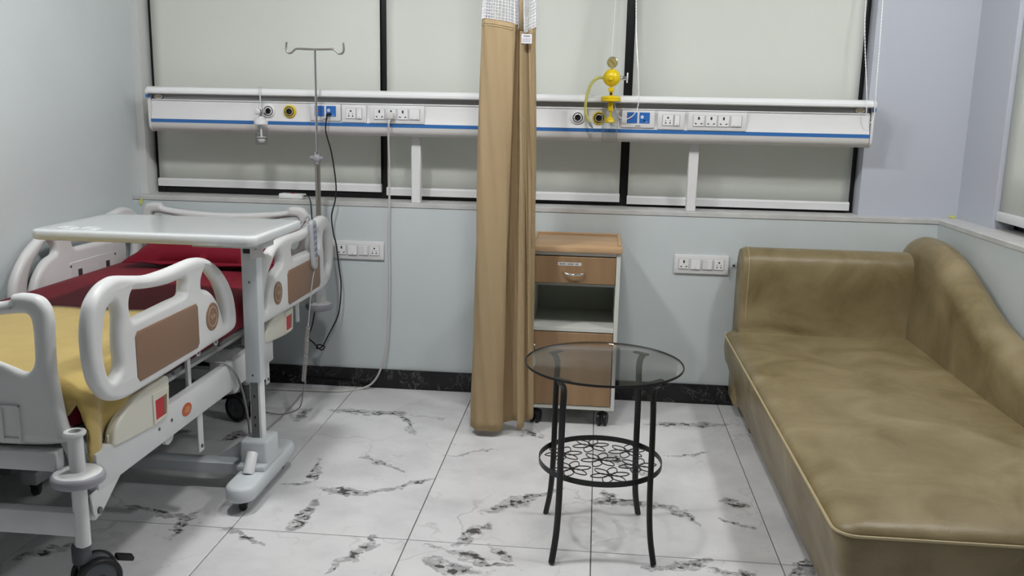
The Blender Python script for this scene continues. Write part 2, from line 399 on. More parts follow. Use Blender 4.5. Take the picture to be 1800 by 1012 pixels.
def dup(root, d, label=None, group=None):
    """copy of a thing, its parts and sub-parts, moved by d"""
    r = root.copy(); COL.objects.link(r); r.location = root.location + Vector(d); ORG[r.name] = ORG[root.name] + Vector(d)
    if label: r['label'] = label
    if group: r['group'] = group
    for ch in root.children:
        c = ch.copy(); COL.objects.link(c); c.parent = r
        for g in ch.children:
            k = g.copy(); COL.objects.link(k); k.parent = c
    return r

# ------------------------------------------------------------------ room
XL, XR, YB, YF = -2.33, 1.543, 0.0, -5.0      # left wall, right dado, back dado, wall behind the camera
XU, YU = 1.652, .085                           # set-back upper walls
SILL = .937
# floor: grout bed with tiles 0.6 x 1.2 m
fl = struct('floor', B().span((XL - .1, YF - .1, -.12), (XR + .1, YB + .1, -.004)), 'grout')
full = None
ys = [-.376 - 1.2 * k for k in range(-1, 7)]
for i in range(-4, 3):
    for j in range(7):
        x0, x1 = max(i * .6, XL), min(i * .6 + .6, XR); y1, y0 = min(ys[j], YB), max(ys[j + 1], YF)
        if x1 - x0 < .02 or y1 - y0 < .02: continue
        is_full = (x1 - x0 > .599 and y1 - y0 > 1.199)
        c = Vector(((x0 + x1) / 2, (y0 + y1) / 2, 0))
        if is_full and full:
            o = full.copy(); COL.objects.link(o); o.location = c
        else:
            w, l = x1 - x0 - .0035, y1 - y0 - .0035
            b = B(); b.box((0, 0, -.0035), (w, l, .007), .0008, 1)
            o = obj('tile', b, 'marble', fl, 0); o.location = c
            if is_full: full = o
# ceiling, walls
struct('ceiling', B().span((XL - .1, YF - .1, CEIL), (XU + .3, YU + .3, CEIL + .1)), 'ceiling')
struct('wall_left', B().span((XL - .12, YF, 0), (XL, YU + .3, CEIL)), 'wall')
struct('wall_front', B().span((XL, YF - .12, 0), (XU, YF, CEIL)), 'wall_dark')
WX0, WX1, WY = -2.292, 1.203, .215            # window opening, glass depth
wb = struct('wall_back', B().span((XL, YB, 0), (XR + .11, YU + .26, .914)), 'wall')
obj('window_pillar', B().span((XL, YU, SILL), (WX0, YU + .26, CEIL)), 'pillar_white', wb, 0)
b = B(); b.span((WX1, YU, SILL), (XU + .1, YU + .26, CEIL)); b.span((WX0, YU, 2.5), (WX1, YU + .26, CEIL))
obj('upper_wall', b, 'wall_cool', wb, 0)
wr = struct('wall_right', B().span((XR, YF, 0), (XU + .2, YB, .914)), 'wall')
RY = -.295
b = B(); b.span((XU, RY, SILL), (XU + .2, YU, CEIL)); b.span((XU, YF, 2.5), (XU + .2, RY, CEIL)); b.span((XU, YF, SILL), (XU + .2, -2.6, CEIL))
obj('upper_wall', b, 'wall_cool', wr, 0)
# sills
struct('trim_1', B().span((XL, YB - .004, .915), (XU + .2, YU + .26, SILL), .002, 1), 'sill')
struct('trim_2', B().span((XR - .004, YF, .915), (XU + .2, YB - .005, SILL), .002, 1), 'sill')
# skirting, black marble lengths with joints
bk = struct_empty('baseboard_back')
for x0, x1 in ((XL, -1.2), (-1.2, 0.003), (.003, .645), (.645, XR)):
    obj('skirting_tile', B().span((x0 + .001, YB - .012, 0), (x1 - .001, YB - .001, .098), .001, 1), 'skirting', bk, 0)
br = struct_empty('baseboard_right')
for k in range(5):
    obj('skirting_tile', B().span((XR - .012, -1.3 * k - .014, 0), (XR - .001, -1.3 * (k + 1) - .016, .098), .001, 1), 'skirting', br, 0)
bl = struct_empty('baseboard_left')
for k in range(5):
    obj('skirting_tile', B().span((XL + .001, -1.3 * k - .014, 0), (XL + .012, -1.3 * (k + 1) - .016, .098), .001, 1), 'skirting', bl, 0)
# windows: black frame, dark panes
w1 = struct_empty('window_1', (0, WY, SILL))
b = B()
for x in (WX0 + .012, -1.086, .103, WX1 - .012): b.span((x - .03, WY - .025, SILL), (x + .03, WY + .02, 2.5), .002, 1)
b.span((WX0, WY - .02, SILL), (WX1, WY + .015, SILL + .028), .002, 1); b.span((WX0, WY - .02, 2.46), (WX1, WY + .015, 2.5), .002, 1)
obj('window_frame', b, 'black_frame', w1, 0)
for x0, x1 in ((WX0, -1.086), (-1.086, .103), (.103, WX1)):
    obj('pane', B().span((x0 + .02, WY + .001, SILL + .02), (x1 - .02, WY + .009, 2.47)), 'night_glass', w1, 0)
w2 = struct_empty('window_2', (XU + .12, -1.4, SILL))
b = B()
for y in (RY, -1.44, -2.6): b.span((XU + .09, y - .03, SILL), (XU + .13, y + .03, 2.5), .002, 1)
b.span((XU + .09, -2.6, SILL), (XU + .13, RY, SILL + .04)); b.span((XU + .09, -2.6, 2.46), (XU + .13, RY, 2.5))
obj('window_frame', b, 'black_frame', w2, 0)
for y0, y1 in ((RY, -1.44), (-1.44, -2.6)): obj('pane', B().span((XU + .11, y1 + .02, SILL + .02), (XU + .118, y0 - .02, 2.47)), 'night_glass', w2, 0)

# ------------------------------------------------------------------ ceiling lamps
def lamp_mat(i, e): return mat('lamp_glow_%d' % i, (1.0, .995, .985), .5, emit=e)
glow = {}
LN = ['round opal ceiling lamp over the foot of the hospital bed', 'round opal ceiling lamp over the middle of the floor', 'round opal ceiling lamp over the sofa']
for k, (x, y, e) in enumerate(LAMPS):
    if e not in glow: glow[e] = lamp_mat(len(glow), e)
    t = thing('ceiling_light', (x, y, CEIL), LN[k], 'lamp', 'ceiling lamps')
    obj('frame', B().lathe([(.105, 0), (.122, 0), (.122, -.018), (.110, -.020)], (x, y, CEIL - .0005), n=36, cap=False), 'lamp_white', t)
    obj('diffuser', B().lathe([(.108, -.012), (.108, -.050), (.103, -.068), (.090, -.078), (.002, -.083)], (x, y, CEIL), n=36), glow[e], t)

# ------------------------------------------------------------------ roller blinds
def blind(x0, x1, zb, label, chain=None, ybl=.165):
    t = thing('roller_blind', ((x0 + x1) / 2, ybl, zb), label, 'blind', 'cream roller blinds on the back windows')
    n = 24
    b = B(); b.grid(lambda u, v: (x0 + (x1 - x0) * u, ybl + .0015 * math.sin(u * 11 + v * 3), zb + .02 + v * (2.42 - zb)), n, 10)
    f = obj('blind_fabric', b, 'blind', t); sm = f.modifiers.new('s', 'SOLIDIFY'); sm.thickness = .001
    pr = [(-.012, -.018), (.012, -.018), (.013, .014), (.006, .022), (-.006, .022), (-.013, .014)]
    b = B(); b.loft([[(x, ybl + p[0], zb + .018 + p[1]) for p in pr] for x in (x0 - .003, x1 + .003)])
    obj('bottom_bar', b, 'white_plastic', t)
    obj('roller_tube', B().cyl((x0, ybl, 2.45), (x1, ybl, 2.45), .03), 'blind', t)
    if chain:
        P = spl(chain, 60); bead = [P[0]]
        for p in P:
            if (p - bead[-1]).length > .0032: bead.append(p)
        obj('pull_chain', B().tube(bead, [.0029 if i % 2 else .0012 for i in range(len(bead))], 6), 'hood', t)
    return t
blind(-2.268, -1.107, .972, 'cream roller blind behind the hospital bed, left of the first black mullion')
blind(-1.074, .082, .958, 'cream roller blind in the middle, behind the beige curtain',
      [(.044, .10, 2.40), (.03, .05, 2.0), (.016, -.03, 1.62), (.03, -.082, 1.47), (.05, -.084, 1.39), (.075, -.086, 1.362), (.10, -.086, 1.362), (.13, -.086, 1.385), (.146, -.086, 1.436), (.14, -.072, 1.55), (.118, .0, 1.86), (.112, .10, 2.40)])
blind(.124, 1.176, .950, 'cream roller blind on the right, beside the right wall pillar',
      [(1.185, .12, 2.40), (1.13, .02, 1.9), (1.145, -.083, 1.48), (1.15, -.086, 1.40), (1.168, -.086, 1.368), (1.183, -.086, 1.39), (1.186, -.07, 1.50), (1.20, .01, 1.9), (1.20, .07, 2.40)])
t = thing('roller_blind', (1.672, -.7, .975), 'cream roller blind on the right wall window, cut by the picture edge', 'blind')
b = B(); b.grid(lambda u, v: (1.672, RY - .005 - 1.1 * u, .995 + v * 1.44), 12, 8); f = obj('blind_fabric', b, 'blind', t); f.modifiers.new('s', 'SOLIDIFY').thickness = .001
obj('bottom_bar', B().span((1.660, RY - 1.11, .972), (1.684, RY - .002, 1.012), .006), 'white_plastic', t)
obj('roller_tube', B().cyl((1.69, RY - .02, 2.44), (1.69, RY - 1.1, 2.44), .03), 'blind', t)

# ------------------------------------------------------------------ bed head service panel
PX0, PX1, PZ0, PZ1, PF = -2.19, 1.188, 1.255, 1.466, -.055
pan = thing('bed_head_panel', (-.5, .08, PZ0), 'long white service panel with a blue stripe across the back windows', 'wall panel')
def ext(prof, x0, x1, name, m, par=pan):
    b = B(); b.loft([[(x, p[0], p[1]) for p in prof] for x in (x0, x1)]); return obj(name, b, m, par)
ext([(.045, 1.262), (-.034, 1.30), (-.030, 1.415), (.045, 1.46)], PX0 + .012, PX1 - .012, 'back_channel', 'white_plastic')
ext([(.05, 1.432), (-.038, 1.432), (-.070, 1.432), (-.077, 1.437), (-.077, 1.447), (-.068, 1.458), (-.048, 1.465), (.0, 1.467), (.05, 1.467)], PX0 + .006, PX1 - .006, 'top_hood', 'hood')
ext([(-.028, 1.4315), (-.0325, 1.4315), (-.0385, 1.408), (-.028, 1.408)], PX0 + .012, PX1 - .012, 'reflector_strip', 'steel_strip')
ext([(-.030, 1.4075), (-.045, 1.4075), (-.045, 1.403), (-.030, 1.403)], PX0 + .012, PX1 - .012, 'white_lip', 'hood')
ext([(-.030, 1.4025), (-.040, 1.4025), (-.0415, 1.360), (-.0535, 1.315), (-.030, 1.315)], PX0 + .008, PX1 - .008, 'front_face', 'white_plastic')
ext([(-.041, 1.3145), (-.0535, 1.3145), (-.0535, 1.2985), (-.041, 1.2985)], PX0 + .004, PX1 - .004, 'blue_stripe', 'blue')
ext([(.05, 1.255), (.0, 1.255), (-.03, 1.258), (-.046, 1.268), (-.053, 1.283), (-.053, 1.298), (.05, 1.298)], PX0 + .006, PX1 - .006, 'lower_cover', 'lower_cover')
for x in (PX0, PX1):
    pr = [(.055, 1.254), (-.02, 1.254), (-.045, 1.264), (-.0545, 1.28), (-.0565, 1.32), (-.0565, 1.41), (-.0785, 1.434), (-.0785, 1.449), (-.055, 1.464), (-.02, 1.468), (.055, 1.468)]
    e = ext(pr, x - .004, x + .006, 'end_cap', 'white_plastic')
    obj('blue_band', B().span((x - .0045, -.0735, 1.414), (x + .0062, -.052, 1.430)), 'blue', e)
EL = lambda a, c: [(a * math.cos(k * PI / 14), c * math.sin(k * PI / 14)) for k in range(28)]
for x in (PX0 + .045, PX1 - .055):
    bb = obj('oval_badge', B().plate(EL(.020, .0105), [], .004, .001, lambda a, c, h: (x + a, -.043 + h, 1.4195 + c), res=1), 'hood', pan)
    q = B(); q.plate(EL(.015, .0065), [], .0012, .0002, lambda a, c, h: (x + a, -.0454 + h, 1.4195 + c), m='badge_gold', res=0); q.box((x, -.0462, 1.4195), (.016, .0006, .0025), m='hood'); obj('badge_print', q, 'badge_gold', bb)
for x0 in (-.923, .396):
    b = B(); b.span((x0, .02, SILL), (x0 + .045, .06, 1.262), .003, 1)
    obj('support_post', b, 'white_plastic', pan)

def module(b, x, z, w, h, y, kind):
    """one module of a socket plate standing on plane y (facing -y)"""
    b.box((x, y + .001, z), (w, .004, h), .0008, 1, m='grey_plastic')
    b.box((x, y - .001, z), (w - .003, .006, h - .003), .0012, 1, m='switch_white')
    f = y - .0042
    def hole(dx, dz, sx, sz, a=0): b.box((x + dx, f, z + dz), (sx, .0006, sz), rot=Matrix.Rotation(a, 3, 'Y'), m='hole')
    def rnd(dx, dz, r): b.lathe([(r, 0), (r, .0006)], (x + dx, f + .0004, z + dz), (0, -1, 0), 10, m='hole')
    if kind == 'three':
        hole(0, h * .23, w * .15, h * .26); hole(-w * .25, -h * .24, w * .17, h * .09, .5); hole(w * .25, -h * .24, w * .17, h * .09, -.5)
    if kind == 'five':
        rnd(0, h * .22, w * .09); rnd(-w * .19, -h * .24, w * .07); rnd(w * .19, -h * .24, w * .07); rnd(-w * .19, -.002, w * .045); rnd(w * .19, -.002, w * .045)
    if kind in ('rocker', 'slim'):
        vs = [(-.5, 0, -.5), (.5, 0, -.5), (.5, 0, .5), (-.5, 0, .5), (-.5, -1, -.5), (.5, -1, -.5), (.5, -.12, .5), (-.5, -.12, .5)]
        b.add([(x + v[0] * (w - .006), f + .0006 + v[1] * .0045, z + v[2] * (h - .006)) for v in vs], [(0, 1, 2, 3), (4, 5, 6, 7), (0, 1, 5, 4), (1, 2, 6, 5), (2, 3, 7, 6), (3, 0, 4, 7)], 'switch_white')
        b.box((x, f - .0022, z - h * .33), (.0018, .004, h * .10), m='hole')
    if kind == 'double':
        b.box((x, f - .0006, z), (w - .006, .003, h - .008), .0012, 1, m='switch_white')
        for q in (-.22, .22): b.box((x + q * w, f - .0022, z - h * .34), (.0015, .0008, h * .07), m='hole')
    if kind == 'half':
        b.box((x - w * .24, f, z), (w * .46, .002, h - .006), m='plate_white'); b.box((x + w * .24, f - .001, z), (w * .44, .005, h - .006), .001, 1, m='switch_white')
NM = {'three': 'socket_outlet', 'five': 'socket_outlet', 'rocker': 'rocker_switch', 'slim': 'rocker_switch', 'double': 'rocker_switch', 'half': 'rocker_switch'}
def socket_plate(par, x, z, w, h, y, mods, sub=True):
    b = B(); b.box((x, y + (.002 if sub else -.004), z), (w, .024 if sub else .012, h), .0035, 2, m='plate_white')
    pl = obj('socket_plate', b, 'plate_white', par)
    for mx, mw, kind in mods:
        q = B(); module(q, x + mx, z + .001, mw, h * .615 if sub else h * .56, y - .0105, kind); obj(NM[kind], q, 'switch_white', pl if sub else par, 30)
    return pl
def blue_plate(x, z, w, h, y):
    b = B(); b.box((x, y - .0005, z), (w, .023, h), .005, 2)
    pl = obj('nurse_call_plate', b, 'plate_white', pan)
    for k, dx in enumerate((-.0277, .0287)):
        q = B(); q.box((x + dx, y - .012, z + .006), (.047, .004, .049), .0008, 1, m='blue_module')
        if k == 0:
            q.lathe([(.0068, 0), (.006, .004)], (x + dx - .010, y - .013, z + .006), (0, -1, 0), 16, m='red')
            q.box((x + dx - .010, y - .0172, z + .006), (.007, .0006, .0018), m='switch_white')
        else:
            q.lathe([(.0078, 0), (.007, .003)], (x + dx - .011, y - .013, z + .010), (0, -1, 0), 18, m='switch_white')
            q.box((x + dx - .011, y - .0162, z + .010), (.009, .0006, .002), m='key_blue')
            q.lathe([(.004, 0), (.0035, .003)], (x + dx - .001, y - .013, z - .006), (0, -1, 0), 12, m='dark')
            q.box((x + dx + .010, y - .0142, z - .012), (.012, .0006, .0014), m='switch_white')
        obj('call_module', q, 'blue_module', pl)
    q = B()
    for k, ww in enumerate((.0045, .004, .0042, .004)): q.box((x - .009 + k * .0058, y - .0122, z - h * .39), (ww, .0006, .0045), m='ink')
    obj('plate_lettering', q, 'ink', pl)
ZS = 1.358
def gas(x, ring, nm):
    b = B(); b.lathe([(.030, -.012), (.030, .006), (.0265, .010), (.0235, .010)], (x, -.049, ZS + .004), (0, -1, 0), 32, m=ring, cap=False)
    b.lathe([(.0235, 0), (.0235, .0095), (.0190, .0095)], (x, -.049, ZS + .004), (0, -1, 0), 32, m='dark', cap=False)
    b.lathe([(.0190, 0), (.0190, .0105), (.0145, .012)], (x, -.049, ZS + .004), (0, -1, 0), 32, m='switch_white' if ring != 'yellow_ring' else 'badge_gold', cap=False)
    b.lathe([(.0145, .001), (.0145, .0118), (.010, .0118), (.009, .004)], (x, -.049, ZS + .004), (0, -1, 0), 28, m='dark')
    for k in range(6):
        a = k * PI / 3 + .3; b.box((x + .0167 * math.cos(a), -.0608, ZS + .004 + .0167 * math.sin(a)), (.003, .001, .002), m='ink')
    obj('gas_outlet', b, ring, pan, label=nm)
gas(-1.597, 'switch_white', 'white ringed gas outlet'); gas(-1.494, 'yellow_ring', 'yellow ringed suction outlet')
gas(-.127, 'switch_white', 'white ringed gas outlet'); gas(-.030, 'yellow_ring', 'yellow ringed suction outlet')
blue_plate(-1.318, ZS + .003, .150, .079, -.049); blue_plate(.149, ZS + .003, .152, .079, -.049)
socket_plate(pan, -1.180, ZS, .120, .082, -.049, [(-.0143, .051, 'five'), (.0266, .026, 'slim')])
socket_plate(pan, .298, ZS, .122, .082, -.049, [(-.0143, .051, 'five'), (.0266, .026, 'slim')])
for x in (-.974, .505): socket_plate(pan, x, ZS, .262, .084, -.049, [(-.083, .0515, 'three'), (-.027, .0515, 'three'), (.0287, .0515, 'three'), (.0846, .0515, 'double')])

# wall switch plates
for (x, z, lab) in ((-1.181, .700, 'white four-module switch plate on the wall beside the hospital bed head'), (.481, .690, 'white four-module switch plate on the wall beside the sofa')):
    t = thing('switch_plate', (x, 0, z), lab, 'socket', 'switch plates on the lower wall')
    socket_plate(t, x, z, .255, .090, -.002, [(-.083, .0485, 'three'), (-.028, .0485, 'rocker'), (.027, .0485, 'half'), (.0815, .0485, 'five')], False)

# ------------------------------------------------------------------ oxygen flowmeter
fx, fy = -1.612, -.115
t = thing('oxygen_flowmeter', (fx, fy, 1.20), 'clear oxygen flowmeter with humidifier bottle on the panel above the bed', 'flowmeter')
obj('flow_tube', B().cyl((fx, fy, 1.372), (fx, fy, 1.474), .0095, bev=.002), 'clear', t)
obj('inner_tube', B().cyl((fx, fy, 1.374), (fx, fy, 1.465), .003), 'white_plastic', t)
obj('probe', B().cyl((fx + .004, -.055, ZS + .004), (fx, fy + .006, ZS + .004), .012, .009, bev=.001), 'chrome', t)
b = B(); b.cyl((fx, fy, 1.330), (fx, fy, 1.374), .011, .010, bev=.001); obj('valve_body', b, 'chrome', t)
b = B(); b.lathe([(.009, 0), (.0135, .003), (.0135, .014), (.010, .017)], (fx - .006, fy - .010, ZS), (-.4, -1, 0), 16); obj('knob', b, 'white_plastic', t)
b = B(); b.lathe([(.030, 1.298), (.032, 1.300), (.032, 1.316), (.029, 1.320), (.016, 1.328), (.014, 1.336)], (fx, fy, 0), n=30); obj('bottle_cap', b, 'bed_white', t)
b = B(); b.lathe([(.0275, 1.300), (.0275, 1.215), (.024, 1.207), (.002, 1.206), (.002, 1.208), (.0235, 1.209), (.0258, 1.216), (.0258, 1.300)], (fx, fy, 0), n=30, cap=False); obj('bottle', b, 'clear', t)
b = B(); b.cyl((fx, fy, 1.228), (fx, fy, 1.300), .0045); b.lathe([(.004, 1.216), (.014, 1.218), (.018, 1.228), (.016, 1.231), (.004, 1.233)], (fx, fy, 0), n=20); b.lathe([(.022, 1.240), (.022, 1.243)], (fx, fy, 0), n=22); obj('diffuser_stem', b, 'white_plastic', t)

# ------------------------------------------------------------------ suction regulator (yellow)
sx, sy = .020, -.125
t = thing('suction_regulator', (sx, sy, 1.25), 'yellow suction regulator with gauge and clear jar on the right half of the panel', 'regulator')
b = B(); b.lathe([(.010, -.012), (.024, -.012), (.0255, -.008), (.0255, .008), (.0235, .0125), (.0215, .0135), (.0198, .0115), (.0195, .006)], (sx, sy - .005, 1.607), (0, -1, 0), 30, m='chrome', cap=False); b.lathe([(.0, -.012), (.024, -.012)], (sx, sy - .005, 1.607), (0, -1, 0), 30, m='chrome', cap=False)
g = obj('gauge', b, 'chrome', t)
q = B(); q.lathe([(.0195, 0), (.0195, .001)], (sx, sy - .0155, 1.607), (0, -1, 0), 28, m='brass_face')
q.box((sx, sy - .0172, 1.607), (.003, .0008, .028), rot=Matrix.Rotation(-.75, 3, 'Y'), m='ink')
for k in range(9):
    a = -.7 + k * (PI + 1.4) / 8; q.box((sx + .0165 * math.cos(a), sy - .0170, 1.607 + .0165 * math.sin(a)), (.003, .0006, .0014), rot=Matrix.Rotation(-a, 3, 'Y'), m='ink')
obj('gauge_dial', q, 'brass_face', g)
obj('gauge_stem', B().cyl((sx, sy, 1.570), (sx, sy, 1.586), .006), 'chrome', t)
b = B(); b.sphere((sx, sy, 1.541), .039, sc=(1, .8, 1), n=28); bo = obj('regulator_body', b, 'yellow', t, 60)
obj('control_knob', B().lathe([(.013, 0), (.0125, .010), (.010, .013), (.009, .012), (.0, .012)], (sx - .004, sy - .027, 1.540), (0, -1, 0), 22, cap=False), 'yellow', bo)
b = B(); b.cyl((sx + .036, sy, 1.540), (sx + .066, sy, 1.540), .0085, bev=.001); b.cyl((sx + .046, sy, 1.540), (sx + .050, sy, 1.540), .0105); obj('side_connector', b, 'chrome', t)
b = B(); b.plate([(math.cos(a) * .009, math.sin(a) * .016) for a in [k * PI / 10 for k in range(20)]], [], .006, .001, lambda a, c, h: (sx + .070 + h, sy + a, 1.548 + c)); b.cyl((sx + .069, sy, 1.534), (sx + .069, sy, 1.520), .003); obj('wall_clip', b, 'white_plastic', t)
b = B(); b.cyl((sx, sy, 1.500), (sx, sy, 1.508), .0065, m='chrome'); b.lathe([(.011, 1.481), (.0135, 1.482), (.0135, 1.496), (.010, 1.500)], (sx, sy, 0), n=20, m='yellow'); b.lathe([(.008, 1.460), (.008, 1.482)], (sx, sy, 0), n=16, m='yellow'); b.lathe([(.006, 0), (.006, .004)], (sx, sy - .008, 1.471), (0, -1, 0), 14, m='dark'); obj('neck', b, 'yellow', t)
b = B(); b.lathe([(.042, 1.437), (.045, 1.439), (.045, 1.445), (.043, 1.446), (.043, 1.449), (.045, 1.450), (.045, 1.456), (.042, 1.459), (.012, 1.463)], (sx, sy, 0), n=36); obj('jar_lid', b, 'yellow', t)
b = B(); b.lathe([(.0385, 1.437), (.0365, 1.262), (.034, 1.256), (.001, 1.255), (.001, 1.258), (.033, 1.259), (.0345, 1.264), (.0365, 1.437)], (sx, sy, 0), n=36, cap=False); obj('jar', b, 'clear', t)
b = B(); b.lathe([(.012, 1.395), (.013, 1.437)], (sx, sy, 0), n=16); b.cyl((sx, sy, 1.360), (sx, sy, 1.40), .005); b.lathe([(.021, 1.343), (.023, 1.346), (.020, 1.358), (.012, 1.367), (.004, 1.370)], (sx, sy, 0), n=24); obj('float_valve', b, 'yellow', t)
b = B(); b.tube(spl([(sx - .036, sy, 1.540), (sx - .058, sy - .002, 1.540), (sx - .085, sy - .006, 1.520), (sx - .104, sy - .01, 1.475), (sx - .112, sy - .012, 1.42), (sx - .108, sy - .012, 1.375), (sx - .090, sy - .012, 1.340)], 8), .0068, 12); h = obj('suction_hose', b, 'hose', t)
b = B(); b.cyl((sx - .092, sy - .012, 1.345), (sx - .083, sy - .012, 1.328), .0078, m='grey_plastic'); b.cyl((sx - .083, sy - .012, 1.328), (sx - .076, sy - .012, 1.314), .005, .003, m='chrome'); obj('hose_tip', b, 'grey_plastic', h)

# ------------------------------------------------------------------ adaptor on sill
t = thing('power_adapter', (-1.50, .06, SILL), 'small white power adapter with black lead on the sill behind the bed head', 'adapter')
obj('case', B().box((-1.530, .06, SILL + .013), (.125, .05, .024), .004, rot=Matrix.Rotation(-.1, 3, 'Z')), 'hood', t)
obj('red_button', B().box((-1.525, .05, SILL + .026), (.018, .012, .004), .001, 1), 'red', t)
obj('lead', B().tube(spl([(-1.470, .05, SILL + .014), (-1.44, .03, SILL + .016), (-1.415, -.012, SILL - .01), (-1.41, -.02, .88), (-1.405, -.022, .78), (-1.41, -.022, .6), (-1.40, -.022, .5)], 8), .0028, 8), 'cord_black', t)

# ------------------------------------------------------------------ cords
t = thing('black_power_cord', (-1.3, -.08, 1.35), 'thin black cord from the blue call socket down to a knot by the bed', 'cord')
obj('plug', B().cyl((-1.300, -.067, 1.353), (-1.300, -.088, 1.349), .009, .007, bev=.001), 'cord_black', t)
obj('cable', B().tube(spl([(-1.302, -.086, 1.348), (-1.308, -.090, 1.30), (-1.307, -.085, 1.26), (-1.291, -.06, 1.169), (-1.276, -.05, 1.03), (-1.280, -.05, .95), (-1.300, -.05, .869), (-1.292, -.05, .78), (-1.280, -.05, .731), (-1.268, -.05, .62), (-1.259, -.05, .53), (-1.268, -.05, .42), (-1.283, -.05, .362), (-1.33, -.05, .27), (-1.359, -.055, .215), (-1.385, -.06, .205), (-1.377, -.066, .226), (-1.345, -.07, .220), (-1.362, -.066, .200), (-1.40, -.06, .232), (-1.425, -.06, .262), (-1.405, -.06, .33), (-1.39, -.06, .42), (-1.395, -.06, .5), (-1.40, -.06, .56)], 10), .0035, 8), 'cord_black', t)
t = thing('white_power_cord', (-1.0, -.1, 1.35), 'white plug and cord from the panel socket down the wall and along the floor', 'cord')
b = B(); b.box((-1.001, -.080, 1.352), (.036, .03, .036), .009, 3); b.cyl((-1.003, -.085, 1.335), (-1.006, -.092, 1.312), .006, .004); obj('plug', b, 'lower_cover', t)
obj('cable', B().tube(spl([(-1.006, -.092, 1.313), (-1.012, -.07, 1.24), (-1.018, -.03, 1.10), (-1.022, -.02, .95), (-1.026, -.02, .80), (-1.025, -.02, .55), (-1.030, -.02, .36), (-1.037, -.025, .25), (-1.06, -.035, .13), (-1.10, -.04, .045), (-1.16, -.05, .006), (-1.25, -.11, .006), (-1.42, -.125, .006), (-1.675, -.14, .006), (-1.86, -.20, .006), (-1.98, -.32, .006)], 10), .0052, 8), 'cord_white', t)

# ------------------------------------------------------------------ hospital bed
bed = thing('hospital_bed', (-1.80, -1.15, 0), 'white hospital bed with moulded ends and tan-panelled side rails', 'bed')
CX = -1.80
# footboard and headboard
half = [(.282, .889), (.321, .910), (.352, .914), (.389, .908), (.411, .886), (.419, .851), (.417, .791), (.415, .716), (.421, .656), (.431, .587), (.441, .541), (.430, .524), (.354, .514), (.20, .510)]
out = [(0, .872)] + half + [(0, .510)]
outl = spl([(p[0], p[1], 0) for p in out + [(-p[0], p[1]) for p in half[::-1]]], 4, True)
hh = [(.15, .832), (.278, .855), (.347, .863), (.366, .854), (.370, .826), (.370, .789), (.366, .736), (.349, .710), (.325, .707), (.295, .718), (.20, .745)]
hole = spl([(p[0], p[1], 0) for p in [(0, .826)] + hh + [(0, .76)] + [(-p[0], p[1]) for p in hh[::-1]]], 4, True)
def endboard(name, y, cx, recess):
    b = B(); b.plate(outl, [hole], .046, .020, lambda a, c, h: (cx + a, y + h, c), res=5)
    o = obj(name, b, 'bed_white', bed, 50)
    if recess:
        for s in (-1, 1):
            x = cx + s * .298; yy = y - .0235
            q = B()
            q.span((x - .026, yy - .006, .522), (x - .021, yy + .002, .624), .001, 1); q.span((x + .021, yy - .006, .522), (x + .026, yy + .002, .624), .001, 1)
            q.span((x - .026, yy - .006, .619), (x + .026, yy + .002, .624), .001, 1); q.span((x - .021, yy - .0005, .522), (x + .021, yy + .001, .62))
            q.span((x - .021, yy - .005, .522), (x + .021, yy + .001, .536), .001, 1)
            obj('recessed_latch', q, 'bed_white', o)
    return o
endboard('footboard', -2.17, CX, True)
endboard('headboard', -.085, CX - .018, False)
# side rails
R_OUT = [(-2.015,.936),(-1.937,.922),(-1.858,.909),(-1.772,.906),(-1.69,.907),(-1.603,.910),(-1.546,.908),(-1.488,.898),(-1.429,.875),(-1.369,.837),(-1.32,.791),(-1.284,.738),(-1.268,.687),(-1.265,.643),(-1.277,.618),(-1.316,.606),(-1.496,.602),(-1.616,.598),(-1.727,.596),(-1.829,.595),(-1.924,.595),(-1.986,.595),(-2.029,.597),(-2.077,.607),(-2.115,.625),(-2.142,.652),(-2.161,.682),(-2.174,.725),(-2.178,.773),(-2.177,.811),(-2.168,.851),(-2.153,.886),(-2.127,.910),(-2.091,.928),(-2.051,.936)]
R_H1 = [(-2.049,.868),(-2.034,.849),(-2.028,.823),(-2.034,.785),(-2.038,.740),(-2.036,.700),(-2.050,.675),(-2.085,.668),(-2.106,.697),(-2.116,.743),(-2.112,.794),(-2.097,.843),(-2.075,.864)]
R_H2 = [(-1.943,.883),(-1.889,.875),(-1.825,.867),(-1.737,.860),(-1.660,.861),(-1.641,.855),(-1.642,.832),(-1.659,.811),(-1.743,.809),(-1.87,.806),(-1.947,.805),(-1.966,.809),(-1.975,.833),(-1.974,.858),(-1.962,.877)]
R_H3 = [(-1.504,.861),(-1.474,.857),(-1.44,.830),(-1.397,.792),(-1.365,.743),(-1.352,.694),(-1.359,.656),(-1.372,.651),(-1.385,.684),(-1.407,.726),(-1.441,.764),(-1.482,.791),(-1.528,.805),(-1.530,.834)]
S3 = lambda P: spl([(p[0], p[1], 0) for p in P], 4, True)
